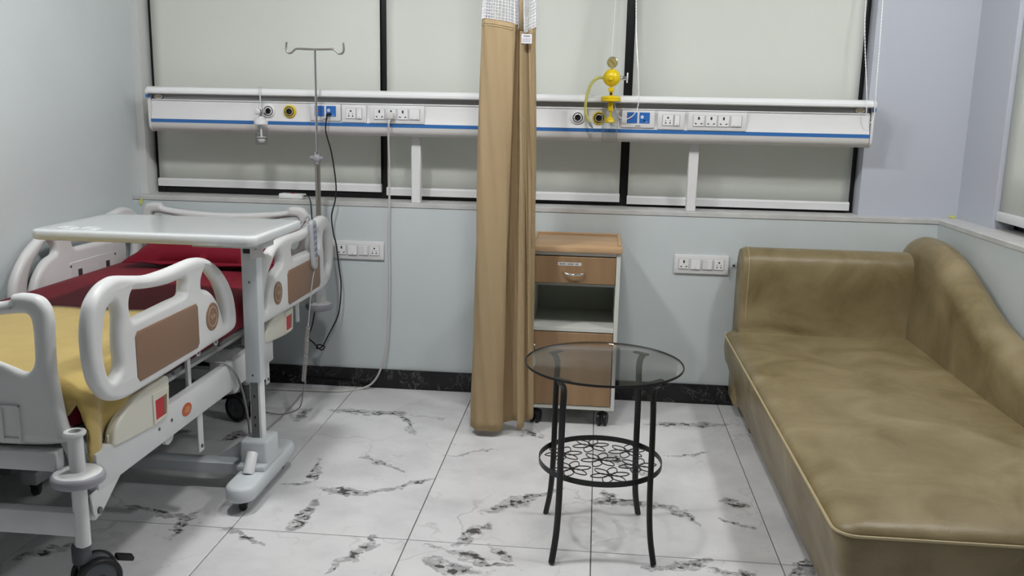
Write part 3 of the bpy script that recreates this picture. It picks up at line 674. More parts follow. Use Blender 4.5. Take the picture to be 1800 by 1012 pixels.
def side_rail(x, fy, dz, side):
    """fy maps the foot rail's y to this rail; side = +1 outer face towards +x"""
    b = B(); b.plate(S3(R_OUT), [S3(R_H1), S3(R_H2), S3(R_H3)], .042, .0195, lambda a, c, h: (x + h, fy(a), c + dz), res=5)
    r = obj('side_rail', b, 'bed_white', bed, 50)
    q = B(); rc = [(-1.967, .640), (-1.967, .756), (-1.955, .769), (-1.590, .769), (-1.577, .756), (-1.577, .637), (-1.590, .624), (-1.953, .624)]
    q.plate(rc, [], .006, .002, lambda a, c, h: (x + side * .0205 + h, fy(a), c + dz), res=1)
    obj('tan_panel' if side > 0 else 'rail_panel', q, 'tan', r, label='tan inlay panel')
    e = B(); cy = fy(-1.473); cz = .700 + dz; xx = x + side * .0205
    e.lathe([(.047, 0), (.046, .003)], (xx, cy, cz), (side, 0, 0), 32, m='tan')
    e.lathe([(.034, .003), (.034, .0038), (.031, .0038), (.031, .003)], (xx, cy, cz), (side, 0, 0), 32, m='tan_light', cap=False)
    e.lathe([(.024, .003), (.023, .0038)], (xx, cy, cz), (side, 0, 0), 24, m='tan')
    for k in range(5): e.box((xx + side * .0042, cy + (k - 2) * .007, cz + .004 * math.cos(k * 2)), (.0008, .003, .010), m='tan_light')
    obj('round_emblem', e, 'tan', r)
    # inner backing plate with screws
    w = B(); w.box((x - side * .0215, fy(-1.77), .70 + dz), (.004, .36, .10), .0018, 1, m='bed_white')
    for dy in (-.16, .16): w.lathe([(.006, 0), (.005, .002)], (x - side * .0235, fy(-1.77 + dy), .735 + dz), (-side, 0, 0), 12, m='grey_screw')
    for dy in (-.10, .10): w.box((x - side * .0238, fy(-1.77 + dy), .70 + dz), (.0015, .03, .03), m='grey_screw')
    obj('backing_plate', w, 'bed_white', r)
    # support arms down to the frame
    for yy in (-1.86, -1.52): obj('support_arm', B().box((x - side * .050, fy(yy), .535 + dz * .6), (.012, .022, .15), .002, 1), 'frame_white', r)
    return r
headmap = lambda a: -(a + 1.265) * 1.10 - 1.09      # mirror: slot towards the head end
side_rail(-1.30, lambda a: a, 0, 1)
side_rail(-1.30, headmap, -.045, 1)
side_rail(-2.262, lambda a: a, 0, -1)
side_rail(-2.262, headmap, -.035, -1)
# lower frame
def bx(name, lo, hi, m='frame_white', bev=.004, par=bed, label=None): return obj(name, B().span(lo, hi, bev, 2), m, par, label=label)
beam = B(); beam.span((-1.345, -2.137, .372), (-1.313, -.84, .478), .006, 2, m='frame_white')
for y in (-1.72, -1.80): beam.lathe([(.006, 0), (.005, .002)], (-1.313, y, .425), (1, 0, 0), 12, m='grey_screw')
beam = obj('side_beam', beam, 'frame_white', bed)
g = obj('oval_badge', B().plate(EL(.032, .021), [], .004, .001, lambda a, c, h: (-1.3125 + h, -1.618 + a, .425 + c), res=1), 'orange', beam, label='orange oval badge')
q = B()
for dz, w_ in ((.007, .024), (0, .040), (-.007, .024)): q.box((-1.3102, -1.618, .425 + dz), (.0006, w_, .0025), m='badge_gold')
obj('badge_print', q, 'badge_gold', beam)
bx('side_beam', (-2.287, -2.137, .372), (-2.255, -.84, .478))
bx('cross_bar', (-2.215, -2.205, .452), (-1.384, -2.165, .505)); bx('cross_bar', (-2.28, -2.225, .285), (-1.33, -2.190, .352))
bx('cross_bar', (-2.26, -.16, .440), (-1.36, -.125, .503)); bx('cross_bar', (-2.255, -.92, .372), (-1.345, -.86, .43)); bx('head_runner', (-1.56, -.90, .33), (-1.52, -.545, .385)); bx('head_runner', (-2.23, -.90, .33), (-2.19, -.545, .385)); bx('cross_bar', (-2.255, -1.55, .372), (-1.345, -1.50, .42))
bx('cross_bar', (-2.255, -.60, .19), (-1.50, -.55, .24))
# mattress platform
for y0, y1 in ((-2.12, -1.60), (-1.58, -1.25), (-1.23, -1.0), (-.98, -.13)):
    obj('platform_panel', B().span((-2.235, y0, .525), (-1.365, y1, .545), .004, 1), 'under_steel', bed)
bx('platform_rail', (-1.405, -2.12, .500), (-1.385, -.14, .548), 'frame_white', .003); bx('platform_rail', (-2.253, -2.12, .495), (-2.228, -.14, .548), 'frame_white', .003)
# lifting legs, actuators, brackets below the platform
for x in (-1.50, -2.10):
    for y, dy in ((-2.02, .16), (-.70, .12)):
        b = B(); b.box((x, y + dy / 2, .42), (.04, .05, .26), .004, 1, rot=Matrix.Rotation(.45 if y < -1 else -.35, 3, 'X')); obj('lifting_link', b, 'frame_white', bed)
for x, y0, y1 in ((-1.72, -1.95, -1.35), (-1.90, -1.25, -.65)):
    b = B(); b.cyl((x, y0, .40), (x, y1, .34), .032, .028, m='grey_plastic'); b.box((x, y0 + .06, .37), (.085, .16, .10), .012, 2, m='dark'); b.cyl((x, y1, .34), (x, y1 + .18, .33), .014, m='chrome'); obj('actuator', b, 'grey_plastic', bed)
obj('control_box', B().box((-1.80, -1.05, .46), (.26, .16, .08), .01), 'dark', bed)
for y, z0 in ((-1.50, .235), (-.88, .28)):
    q = B(); q.box((-1.327, y, (z0 + .375) / 2), (.006, .036, .375 - z0), .002, 1, m='frame_white'); q.lathe([(.007, 0), (.006, .003)], (-1.324, y, z0 + .02), (1, 0, 0), 12, m='grey_screw'); obj('bracket', q, 'frame_white', bed)
q = B(); q.plate([(-2.170, .378), (-2.010, .378), (-2.105, .318), (-2.128, .304), (-2.146, .304), (-2.160, .318)], [], .006, .002, lambda a, c, h: (-1.320 + h, a, c), m='frame_white'); q.lathe([(.010, 0), (.009, .006)], (-1.318, -2.136, .320), (1, 0, 0), 16, m='grey_screw'); q.lathe([(.024, 0), (.024, .010)], (-1.338, -2.136, .316), (1, 0, 0), 22, m='bed_white'); obj('pedal_bracket', q, 'frame_white', bed)
for y in (-1.60, -1.05):
    q = B(); q.lathe([(.030, 0), (.030, .012), (.022, .018), (.010, .018)], (-1.40, y, .325), (1, 0, 0), 22); q.cyl((-1.44, y, .325), (-1.39, y, .325), .010); obj('cable_pulley', q, 'bed_white', bed)
obj('under_tube', B().cyl((-1.42, -1.95, .34), (-1.42, -1.10, .34), .010), 'frame_white', bed)
obj('head_strut', B().box((-1.36, -.98, .44), (.02, .02, .20), .002, 1), 'frame_white', bed)
obj('motor_cable', B().tube(spl([(-1.42, -1.30, .50), (-1.36, -1.32, .495), (-1.318, -1.30, .485), (-1.30, -1.25, .43), (-1.30, -1.19, .33), (-1.31, -1.13, .20), (-1.33, -1.08, .09), (-1.38, -.97, .010), (-1.415, -.75, .006), (-1.41, -.48, .006), (-1.425, -.18, .006)], 10), .0042, 8), 'cord_grey', bed)
# angle indicator housings under the rails
BOX = [(-1.790, .575), (-1.735, .575), (-1.675, .575), (-1.668, .545), (-1.680, .465), (-1.705, .445), (-1.821, .450), (-1.908, .458), (-1.985, .468), (-1.992, .487), (-1.970, .525), (-1.888, .560)]
def housing(fy, dz):
    q = B(); q.plate(S3(BOX), [], .030, .008, lambda a, c, h: (-1.322 + h, fy(a), c + dz)); o = obj('angle_gauge_housing', q, 'cream', bed)
    q = B(); q.plate([(-1.778, .454), (-1.778, .546), (-1.678, .546), (-1.690, .454)], [[(-1.765, .464), (-1.765, .524), (-1.693, .524), (-1.700, .464)]], .008, .0025, lambda a, c, h: (-1.307 + h, fy(a), c + dz), m='cream', res=1); obj('window_bezel', q, 'cream', o)
    q = B(); q.plate([(-1.766, .463), (-1.766, .525), (-1.712, .525), (-1.714, .463)], [], .003, .0005, lambda a, c, h: (-1.3065 + h, fy(a), c + dz), m='red', res=0); q.plate([(-1.712, .463), (-1.712, .525), (-1.692, .525), (-1.699, .463)], [], .003, .0005, lambda a, c, h: (-1.3065 + h, fy(a), c + dz), m='tan', res=0); obj('red_scale', q, 'red', o, label='red scale in a white bezel')
housing(lambda a: a - .065, 0); housing(lambda a: a + 1.06, -.005)
if True:
    q = B(); q.plate([(-2.06, .50), (-1.975, .51), (-1.985, .47), (-2.02, .425), (-2.035, .40), (-2.05, .40), (-2.06, .43)], [], .005, .0015, lambda a, c, h: (-1.326 + h, a, c), m='cream'); q.lathe([(.010, 0), (.009, .005)], (-1.3235, -2.02, .462), (1, 0, 0), 14, m='grey_screw'); q.lathe([(.005, 0), (.005, .003)], (-1.3235, -2.04, .418), (1, 0, 0), 12, m='grey_screw'); obj('pivot_plate', q, 'cream', bed)
for y in (-1.47, -1.33): obj('hook_ring', B().tube([(-1.335, y + .012 * math.cos(a), .575 + .012 * math.sin(a)) for a in [k * PI / 8 for k in range(16)]], .0035, 8, True), 'frame_white', bed)
# corner posts with bumpers and sockets
def corner(x, y, bottom):
    q = B(); q.lathe([(.019, bottom), (.019, .555), (.026, .558), (.028, .563), (.026, .568), (.020, .570), (.015, .568), (.014, .45)], (x, y, 0), n=26, cap=False)
    if bottom > .3: pass
    p = obj('corner_post', q, 'bed_white', bed)
    d = B(); d.lathe([(.030, .428), (.058, .428), (.064, .432), (.0665, .440), (.0655, .450), (.061, .456), (.058, .457)], (x, y, 0), n=40, m='bumper_grey', cap=False); d.lathe([(.001, .429), (.030, .429)], (x, y, 0), n=40, m='bumper_grey', cap=False)
    d.lathe([(.058, .4565), (.054, .459), (.019, .461)], (x, y, 0), n=40, m='bed_white', cap=False)
    obj('bumper_disc', d, 'bumper_grey', bed, label='grey edged round bumper')
corner(-1.325, -2.205, .255); corner(-2.275, -2.205, .255); corner(-1.338, -.148, .425); corner(-2.262, -.148, .425)
for x0, x1 in ((-1.325, -1.432), (-2.275, -2.168)):
    b = B(); b.tube(spl([(x0, -2.205, .285), (x0, -2.203, .268), (x0 + (x1 - x0) * .18, -2.178, .248), (x0 + (x1 - x0) * .82, -2.078, .196), (x1, -2.052, .176), (x1, -2.05, .15)], 6), .0175, 14); obj('cranked_leg', b, 'bed_white', bed)
# castors
def castor(x, y, ang, brake=True, stem_top=.15):
    R = Matrix.Rotation(ang, 3, 'Z'); X = lambda v: R @ Vector(v) + Vector((x, y, 0)); ax = R @ Vector((1, 0, 0))
    q = B(); q.lathe([(.024, .115), (.026, .12), (.026, .165), (.022, .172)], (x, y, 0), n=22, m='hub_grey'); q.lathe([(.040, -.012), (.044, -.006), (.044, .006), (.040, .012)], X((0, .035, .085)), ax, 24, m='hub_grey'); q.box(X((0, .012, .105)), (.030, .05, .04), .008, 2, rot=R, m='hub_grey')
    c = obj('castor', q, 'hub_grey', bed)
    for s in (-1, 1):
        w = B(); o = X((s * .026, .035, .0632)); a2 = ax * s
        w.lathe([(.048, -.012), (.058, -.012), (.0625, -.006), (.0625, .006), (.058, .012), (.048, .012)], o, a2, 34, m='rubber', cap=False); w.lathe([(.048, -.011), (.048, .009), (.018, .012), (.014, .006), (.001, .006)], o, a2, 30, m='hub_grey')
        obj('wheel', w, 'rubber', c)
    if brake: obj('brake_pedal', B().box(X((0, .112, .095)), (.034, .05, .014), .005, 2, rot=R @ Matrix.Rotation(-.35, 3, 'X')), 'dark', c)
castor(-1.432, -2.05, -.80); castor(-2.168, -2.05, .3)
for x, a in ((-1.545, 1.2), (-2.21, .4)):
    obj('castor_stem', B().cyl((x, -.575, .165), (x, -.575, .40), .018), 'frame_white', bed); castor(x, -.575, a)
obj('floor_lead', B().tube(spl([(-1.585, -2.195, .35), (-1.60, -2.23, .345), (-1.605, -2.24, .25), (-1.615, -2.25, .12), (-1.63, -2.26, .03)], 8), .004, 8), 'cord_grey', bed)

# mattress in a maroon sheet
MX0, MX1, MY0, MY1, MZ0, MZ1 = -2.225, -1.365, -2.135, -.125, .549, .664
def rrect(x0, x1, y0, y1, r, n=6):
    P = []
    for cx, cy, a0 in ((x1 - r, y1 - r, 0), (x0 + r, y1 - r, PI / 2), (x0 + r, y0 + r, PI), (x1 - r, y0 + r, 1.5 * PI)):
        for k in range(n + 1): a = a0 + k * PI / 2 / n; P.append((cx + r * math.cos(a), cy + r * math.sin(a)))
    # densify straight sides
    out = []
    for i, p in enumerate(P):
        q = P[(i + 1) % len(P)]; d = math.dist(p, q); m = max(1, int(d / .07))
        for k in range(m): t = k / m; out.append((p[0] + (q[0] - p[0]) * t, p[1] + (q[1] - p[1]) * t))
    return out
def mat_z(x, y): # top surface of the made bed
    u = (x - (MX0 + MX1) / 2) / .43; v = y
    return MZ1 + .010 * (1 - u * u) + .006 * math.sin(v * 5 + x * 3) * .6
prof = [(0.0, MZ0, .03), (-.004, .56, 0), (-.008, .60, -.004), (-.004, .635, -.002), (.006, .652, 0), (.02, MZ1 - .002, 0), (.06, None, 0), (.12, None, 0), (.2, None, 0), (.3, None, 0), (.38, None, 0)]
base = rrect(MX0, MX1, MY0, MY1, .05)
def inset_ring(d, z):
    ring = []
    cx, cy = (MX0 + MX1) / 2, (MY0 + MY1) / 2; hx, hy = (MX1 - MX0) / 2, (MY1 - MY0) / 2
    for x, y in base:
        xx = cx + (x - cx) * (hx - d) / hx; yy = cy + (y - cy) * (hy - d) / hy
        zz = z if z is not None else mat_z(xx, yy)
        wob = .004 * math.sin(yy * 23 + xx * 9) if z and MZ0 < z < .655 else 0
        ring.append((xx + (wob if abs(x - cx) > .3 else 0), yy, zz))
    return ring
b = B(); b.loft([inset_ring(d, z) for d, z, _ in prof])
tag(obj('mattress', b, 'red_sheet', None, 50, origin=(-1.8, -1.1, .549)), 'mattress covered with a maroon sheet on the hospital bed', 'mattress')
# pillow
def pillow():
    b = B(); n = 22; c = Vector((-1.752, -.335, .752)); hw, hd, ht = .335, .205, .082
    R = Matrix.Rotation(.24, 3, 'X') @ Matrix.Rotation(.0, 3, 'Y')
    def P(u, v, s):
        x = 2 * u - 1; y = 2 * v - 1
        k = max(0, (1 - abs(x) ** 3.0)) ** .55 * max(0, (1 - abs(y) ** 3.0)) ** .55
        px = x * hw * (1 - .05 * (1 - y * y)); py = y * hd * (1 - .06 * (1 - x * x))
        z = s * ht * k * (1 if s > 0 else .75) + .006 * math.sin(x * 7 + y * 4) * k + .050 * max(0, x) ** 3 * (y + 1) / 2
        return c + R @ Vector((px, py, z))
    b.grid(lambda u, v: P(u, v, 1), n, n); b.grid(lambda u, v: P(u, v, -1), n, n)
    # sewn flange
    ring = [(u / 8, 0) for u in range(8)] + [(1, u / 8) for u in range(8)] + [(1 - u / 8, 1) for u in range(8)] + [(0, 1 - u / 8) for u in range(8)]
    inn = [P(u, v, 1) for u, v in ring]; outr = [c + (p - c) * 1.06 + Vector((0, 0, -.006 + .006 * math.sin(i * 2.1))) for i, p in enumerate(inn)]
    m = len(ring); b.add(inn + outr, [(i, (i + 1) % m, m + (i + 1) % m, m + i) for i in range(m)])
    o = obj('pillow', b, 'red_sheet', None, 60, origin=(-1.8, -.33, .68)); o.modifiers.new('s', 'SOLIDIFY').thickness = .002
    tag(o, 'maroon pillow at the head of the hospital bed', 'pillow')
pillow()
# mustard blanket folded over the foot of the bed, one corner hanging over the side
def blanket():
    b = B(); nx, ny = 50, 40
    y_top, y_foot, tuck = -1.405, -2.142, .075
    Ly = (y_top - y_foot) + tuck
    def P(u, v):
        run = v * Ly; y = y_top - run; down = 0
        if y < y_foot: down = y_foot - y; y = y_foot - .004 * min(1, down / .02)
        vv = (y_top - y) / (y_top - y_foot)
        tip = math.exp(-((vv - .97) / .17) ** 2)
        hang = .050 + .045 * vv + .105 * tip
        L = .865 + hang + .05
        sx_ = u * L - .05
        if sx_ < 0: p = Vector((MX0 - .012, y, mat_z(MX0 + .03, y) + sx_ * 1.0 + .004))
        elif sx_ <= .865:
            x = MX0 - .008 + sx_
            z = mat_z(min(max(x, MX0 + .02), MX1 - .02), y) + .013 + .003 * math.sin(x * 17 + y * 12)
            k = max(0, (sx_ - .80) / .065); z -= .018 * k * k
            k = max(0, (.05 - sx_) / .05); z -= .012 * k * k
            p = Vector((x, y, z))
        else:
            d = sx_ - .865; q = min(1, d / .08)
            x = MX1 + .010 + min(d, .05) * .35 + .010 * math.sin(y * 26 + 1) * q + .006 * math.sin(y * 50) * q
            p = Vector((x, y, mat_z(MX1 - .02, y) - .005 - d)); down *= .25
        p.z -= down + (.010 if down > .01 else 0) * 0
        return p
    b.grid(P, nx, ny)
    o = obj('blanket', b, 'mustard', None, 60, origin=(-1.8, -1.75, .68)); so = o.modifiers.new('s', 'SOLIDIFY'); so.thickness = .008; so.offset = 1
    tag(o, 'mustard yellow blanket spread over the foot of the hospital bed', 'blanket')
blanket()

# remote control hung on the head rail
t = thing('bed_remote', (-1.262, -.45, .78), 'grey bed remote with coiled cord hung on the side rail near the bed head', 'remote')
Rm = Matrix.Rotation(.10, 3, 'X')
c0 = Vector((-1.268, -.435, .785))
b = B(); b.plate(S3([(-.024, -.098), (0, -.108), (.024, -.098), (.028, -.04), (.031, .06), (.027, .105), (0, .114), (-.027, .105), (-.031, .06), (-.028, -.04)]), [], .020, .007, lambda a, c, h: c0 + Rm @ Vector((h, a, c))); bd = obj('handset', b, 'remote_grey', t)
for i in range(6):
    for s in (-1, 1):
        obj('key', B().box(c0 + Rm @ Vector((.0108, s * .011, .085 - i * .026)), (.002, .010, .016), .0008, 1, rot=Rm), 'key_blue', bd)
obj('key', B().box(c0 + Rm @ Vector((.0108, 0, -.072)), (.002, .008, .006), .0008, 1, rot=Rm), 'key_blue', bd)
b = B(); b.tube(spl([(-1.276, -.44, .90), (-1.283, -.44, .915), (-1.30, -.44, .905), (-1.32, -.44, .87)], 6), .005, 8); obj('hook', b, 'remote_grey', t)
path = spl([c0 + Rm @ Vector((0, 0, -.105)), (-1.268, -.475, .60), (-1.268, -.52, .48), (-1.268, -.535, .44)], 8)
b = B(); b.tube(path, .003, 8)
coil = []; N = 34
for k in range(N * 10 + 1):
    f = k / (N * 10); a = f * N * 2 * PI; coil.append((-1.268 + .008 * math.cos(a), -.537 - .075 * f + .008 * math.sin(a), .438 - .225 * f))
b.tube(coil, .0024, 6)
b.tube(spl([coil[-1], (-1.275, -.60, .16), (-1.30, -.58, .08), (-1.36, -.55, .04), (-1.44, -.5, .012), (-1.60, -.42, .006)], 8), .003, 8)
obj('coiled_cord', b, 'cord_grey', t)

# ------------------------------------------------------------------ IV stand
ix, iy = -1.333, -.148
t = thing('drip_stand', (ix, iy, .46), 'slim steel drip stand with two hooks rising from the bed head corner', 'drip stand')
obj('lower_tube', B().cyl((ix, iy, .47), (ix, iy, 1.165), .0125), 'steel', t)
obj('upper_rod', B().cyl((ix, iy, 1.14), (ix, iy, 1.643), .0062), 'chrome', t)
b = B(); b.lathe([(.0145, 1.135), (.0145, 1.178), (.012, 1.180)], (ix, iy, 0), n=22, m='chrome'); obj('clamp_collar', b, 'chrome', t)
b = B(); b.sphere((ix, iy - .012, 1.150), .020, sc=(1, .7, 1.05)); 
for s in (-1, 1): b.sphere((ix + s * .021, iy - .012, 1.152), .011, sc=(1, .7, .9), n=14)
b.sphere((ix, iy - .012, 1.130), .012, sc=(1, .7, 1), n=14); obj('clamp_knob', b, 'bumper_grey', t)
for s in (-1, 1):
    obj('hook', B().tube(spl([(ix, iy, 1.643), (ix + s * .045, iy, 1.644), (ix + s * .085, iy, 1.645), (ix + s * .098, iy, 1.638), (ix + s * .112, iy, 1.626), (ix + s * .128, iy, 1.628), (ix + s * .135, iy, 1.645), (ix + s * .133, iy, 1.674)], 8), .0048, 10), 'steel', t)

# ------------------------------------------------------------------ overbed table
ot = thing('overbed_table', (-1.21, -1.25, 0), 'white overbed table on a castored stand across the hospital bed', 'table')
TX0, TX1, TY0, TY1, TZ = -1.905, -1.125, -1.470, -.985, .970
b = B(); rr = rrect(TX0, TX1, TY0, TY1, .035, 8)
def ring_(d, z):
    cx, cy = (TX0 + TX1) / 2, (TY0 + TY1) / 2; hx, hy = (TX1 - TX0) / 2, (TY1 - TY0) / 2
    return [(cx + (x - cx) * (hx - d) / hx, cy + (y - cy) * (hy - d) / hy, z) for x, y in rr]
b.loft([ring_(.012, TZ - .036), ring_(.004, TZ - .034), ring_(0, TZ - .028), ring_(0, TZ - .008), ring_(.003, TZ - .003), ring_(.008, TZ - .0006), ring_(.014, TZ), ring_(.05, TZ), ring_(.12, TZ)])
tp = obj('table_top', b, 'table_white', ot, 50)
for x in (-1.80, -1.72):
    obj('cup_recess', B().tube([(x + .032 * math.cos(a), -1.405 + .032 * math.sin(a), TZ + .0004) for a in [k * PI / 16 for k in range(32)]], .0022, 6, True), 'table_white', tp)
obj('top_bracket', B().span((-1.42, -1.30, TZ - .068), (-1.165, -1.19, TZ - .035), .003, 1), 'table_enamel', ot)
cxx, cyy = -1.222, -1.252
b = B(); b.span((cxx - .032, cyy - .026, .412), (cxx + .024, cyy + .030, TZ - .036), .004, 2, m='table_enamel')
for z in (.44, .78): b.lathe([(.004, 0), (.0035, .0015)], (cxx - .005, cyy - .026, z), (0, -1, 0), 10, m='grey_screw')
obj('outer_column', b, 'table_enamel', ot)
b = B(); b.span((cxx - .022, cyy - .018, .19), (cxx + .020, cyy + .022, .42), .003, 1, m='hood'); b.span((cxx - .018, cyy - .0195, .20), (cxx + .010, cyy - .017, .412), m='under_steel')
for z in (.25, .28, .36): b.box((cxx - .004, cyy - .0198, z), (.006, .001, .010), m='dark')
obj('inner_column', b, 'hood', ot)
b = B(); b.box((cxx + .002, cyy - .03, TZ - .062), (.045, .012, .05), .003, 1, m='dark'); b.lathe([(.010, 0), (.009, .005)], (cxx - .012, cyy - .032, TZ - .055), (0, -1, 0), 14, m='grey_screw')
b.plate([(0, 0), (.055, .012), (.045, .030), (.050, .045), (.02, .034), (0, .045)], [], .006, .001, lambda a, c, h: (cxx + .010 + a, cyy - .044 + h, TZ - .105 + c), m='lower_cover', res=1); obj('height_lever', b, 'dark', ot)
# foot: stadium shaped moulded base with housing
def stad(xc, w, y0, y1, n=10):
    r = w / 2; return [(xc + r * math.cos(a), y1 - r + r * math.sin(a)) for a in [k * PI / n for k in range(n + 1)]] + [(xc + r * math.cos(a), y0 + r + r * math.sin(a)) for a in [PI + k * PI / n for k in range(n + 1)]]
b = B(); o = stad(-1.215, .105, -1.500, -1.005)
def st(d, z): 
    xc, yc = -1.215, -1.2525
    return [(xc + (x - xc) * (1 - d / .0525), yc + (y - yc) * (1 - d / .2475), z) for x, y in o]
b.loft([st(.006, .048), st(0, .055), st(0, .090), st(.004, .099), st(.012, .103)]); obj('base_foot', b, 'table_enamel', ot, 50)
b = B(); b.box((cxx, cyy + .002, .150), (.100, .125, .105), .010, 3); b.box((cxx, cyy + .002, .112), (.104, .19, .02), .006, 2); obj('column_housing', b, 'table_enamel', ot)
b = B(); b.cyl((-1.222, -1.365, .100), (-1.222, -1.318, .165), .021, .020, bev=.004); obj('pedal_boss', b, 'hood', ot)
b = B(); b.span((-1.98, cyy - .032, .060), (cxx - .03, cyy + .032, .104), .004, 1, m='table_enamel'); b.add([(cxx - .05, cyy + .03, .19), (cxx - .05, cyy + .03, .10), (cxx - .17, cyy + .03, .104), (cxx - .05, cyy + .024, .19), (cxx - .05, cyy + .024, .10), (cxx - .17, cyy + .024, .104)], [(0, 1, 2), (5, 4, 3), (0, 2, 5, 3), (0, 3, 4, 1), (1, 4, 5, 2)], 'table_enamel'); obj('base_beam', b, 'table_enamel', ot)
b = B(); b.span((-2.02, -1.46, .05), (-1.96, -1.04, .10), .006, 2); obj('base_foot', b, 'table_enamel', ot)
for x, y in ((-1.215, -1.435), (-1.215, -1.065), (-1.99, -1.42), (-1.99, -1.08)):
    b = B()
    b.lathe([(.019, -.014), (.0235, -.010), (.0235, .010), (.019, .014)], (x, y, .0238), (.94, .34, 0), 22); b.cyl((x, y, .03), (x, y, .055), .012); b.box((x, y, .040), (.034, .034, .016), .005, 2)
    obj('castor', b, 'rubber', ot)

# ------------------------------------------------------------------ privacy curtain
CUR_T, CUR_B = 1.715, .04
cur = thing('privacy_curtain', (-.40, -.53, .03), 'beige privacy curtain with white net top, gathered beside the cabinet', 'curtain')
#  fold line, plan view: (x, y) at the hem and at the top, hem height
FOLD = [((-.470, -.490), (-.480, -.490), .04), ((-.520, -.515), (-.512, -.510), .035), ((-.535, -.565), (-.512, -.550), .035), ((-.505, -.615), (-.498, -.590), .030), ((-.460, -.622), (-.455, -.606), .030), ((-.420, -.612), (-.410, -.608), .028),
        ((-.396, -.590), (-.378, -.603), .030), ((-.400, -.565), (-.372, -.590), .038), ((-.396, -.548), (-.374, -.570), .045), ((-.375, -.540), (-.372, -.555), .050), ((-.345, -.540), (-.364, -.553), .055), ((-.328, -.548), (-.355, -.560), .055),
        ((-.330, -.575), (-.352, -.585), .050), ((-.332, -.595), (-.352, -.602), .040), ((-.319, -.603), (-.346, -.607), .035), ((-.306, -.592), (-.340, -.598), .045), ((-.304, -.572), (-.340, -.580), .060), ((-.300, -.560), (-.336, -.572), .065), ((-.292, -.563), (-.326, -.572), .070), ((-.284, -.570), (-.316, -.575), .070), ((-.278, -.560), (-.307, -.566), .070), ((-.272, -.556), (-.300, -.562), .072), ((-.266, -.535), (-.294, -.540), .075), ((-.274, -.505), (-.300, -.505), .08)]
hem = spl([(p[0][0], p[0][1], p[2]) for p in FOLD], 6); topp = spl([(p[1][0], p[1][1], 0) for p in FOLD], 6)
def cur_pt(i, z, mz):
    """point of fold line i at height z; above the cloth the net draws in"""
    a, c = hem[i], topp[i]; k = max(0, (z - .02) / (CUR_T - .02))
    k2 = k ** 1.25 if k < 1 else k
    cx_ = a.x + (c.x - a.x) * k2; cy_ = a.y + (c.y - a.y) * k2
    if k > 1:
        s = (z - CUR_T) / 1.0; cx_ += (-.385 - cx_) * s * .28
    wob = .004 * math.sin(z * 5 + i * .35) + .0025 * math.sin(z * 11 + i * .9)
    return Vector((cx_ + wob * .6, cy_ + wob, z))
def top_z(i): return CUR_T + .012 * math.sin(i * .11) + (.030 * (i / len(hem) < .42) - .008)
nz = 46; n = len(hem)
b = B(); b.grid(lambda u, v: cur_pt(int(round(u * (n - 1))), hem[int(round(u * (n - 1)))].z + (top_z(int(round(u * (n - 1)))) - hem[int(round(u * (n - 1)))].z) * v, v), n - 1, nz)
cl = obj('curtain_cloth', b, 'curtain', cur, 60); cl.modifiers.new('s', 'SOLIDIFY').thickness = .0018
# stitched hem bands
for dz in (.020, .028):
    b = B(); b.tube([cur_pt(i, top_z(i) - dz, 1) + Vector((0, -.0015, 0)) for i in range(0, n, 2)], .0011, 5); obj('stitch_line', b, 'piping', cl)
# net top: real lattice
run = [0]
for i in range(1, n): run.append(run[-1] + (topp[i] - topp[i - 1]).length)
cols = int(run[-1] / .0115)
def at_run(s):
    for i in range(1, n):
        if run[i] >= s: return i - 1 + (s - run[i - 1]) / max(1e-6, run[i] - run[i - 1])
    return n - 1
idx = [at_run(run[-1] * k / cols) for k in range(cols + 1)]
rows = 76
def net(u, v):
    f = idx[int(round(u * cols))]; i = min(int(f), n - 2); q = f - i
    z0 = top_z(i) - .002; z = z0 + (2.66 - z0) * v
    return cur_pt(i, z, 1).lerp(cur_pt(i + 1, z, 1), q)
b = B(); b.grid(net, cols, rows)
ne = obj('net_top', b, 'net', cur, 0); wf = ne.modifiers.new('w', 'WIREFRAME'); wf.thickness = .0048; wf.use_even_offset = False; wf.use_relative_offset = False
b = B()
k0 = [i for i in range(n) if 12.5 <= i / 6 <= 14.5]
b.grid(lambda u, v: cur_pt(k0[0] + int(round(u * (len(k0) - 1))), 1.70 + v * .95, 1) + Vector((0, -.003, 0)), len(k0) - 1, 10); e = obj('edge_band', b, 'curtain', cur, 60); e.modifiers.new('s', 'SOLIDIFY').thickness = .002
# sewn-in label
def lab(u, w): return Vector((-.346 + .040 * u, -.613 + .014 * u, 1.668 + .036 * (w - .5)))
q = B(); q.add([lab(0, 0), lab(1, 0), lab(1, 1), lab(0, 1), lab(0, 0) + Vector((0, .001, 0)), lab(1, 0) + Vector((0, .001, 0)), lab(1, 1) + Vector((0, .001, 0)), lab(0, 1) + Vector((0, .001, 0))], [(0, 1, 2, 3), (7, 6, 5, 4), (0, 4, 5, 1), (1, 5, 6, 2), (2, 6, 7, 3), (3, 7, 4, 0)], 'paper')
def ink(u0, u1, w0, w1):
    d = Vector((0, -.0006, 0)); q.add([lab(u0, w0) + d, lab(u1, w0) + d, lab(u1, w1) + d, lab(u0, w1) + d], [(0, 1, 2, 3)], 'ink')
for u0 in (.20, .29, .38, .47, .56, .65, .74): ink(u0, u0 + .065, .72, .84)
for w in (.50, .38, .26, .15):
    u = .10
    while u < .85: l = random.uniform(.06, .16); ink(u, min(.9, u + l), w, w + .035); u += l + .04
obj('sewn_label', q, 'paper', cur, 0, label='white care label')
ct = B(); ct.span((-2.2, -.56, 2.70), (1.4, -.52, 2.735), .004, 1); tag(obj('curtain_track', ct, 'lamp_white', None, origin=(-.4, -.54, 2.7)), 'white ceiling track carrying the beige curtain', 'track')
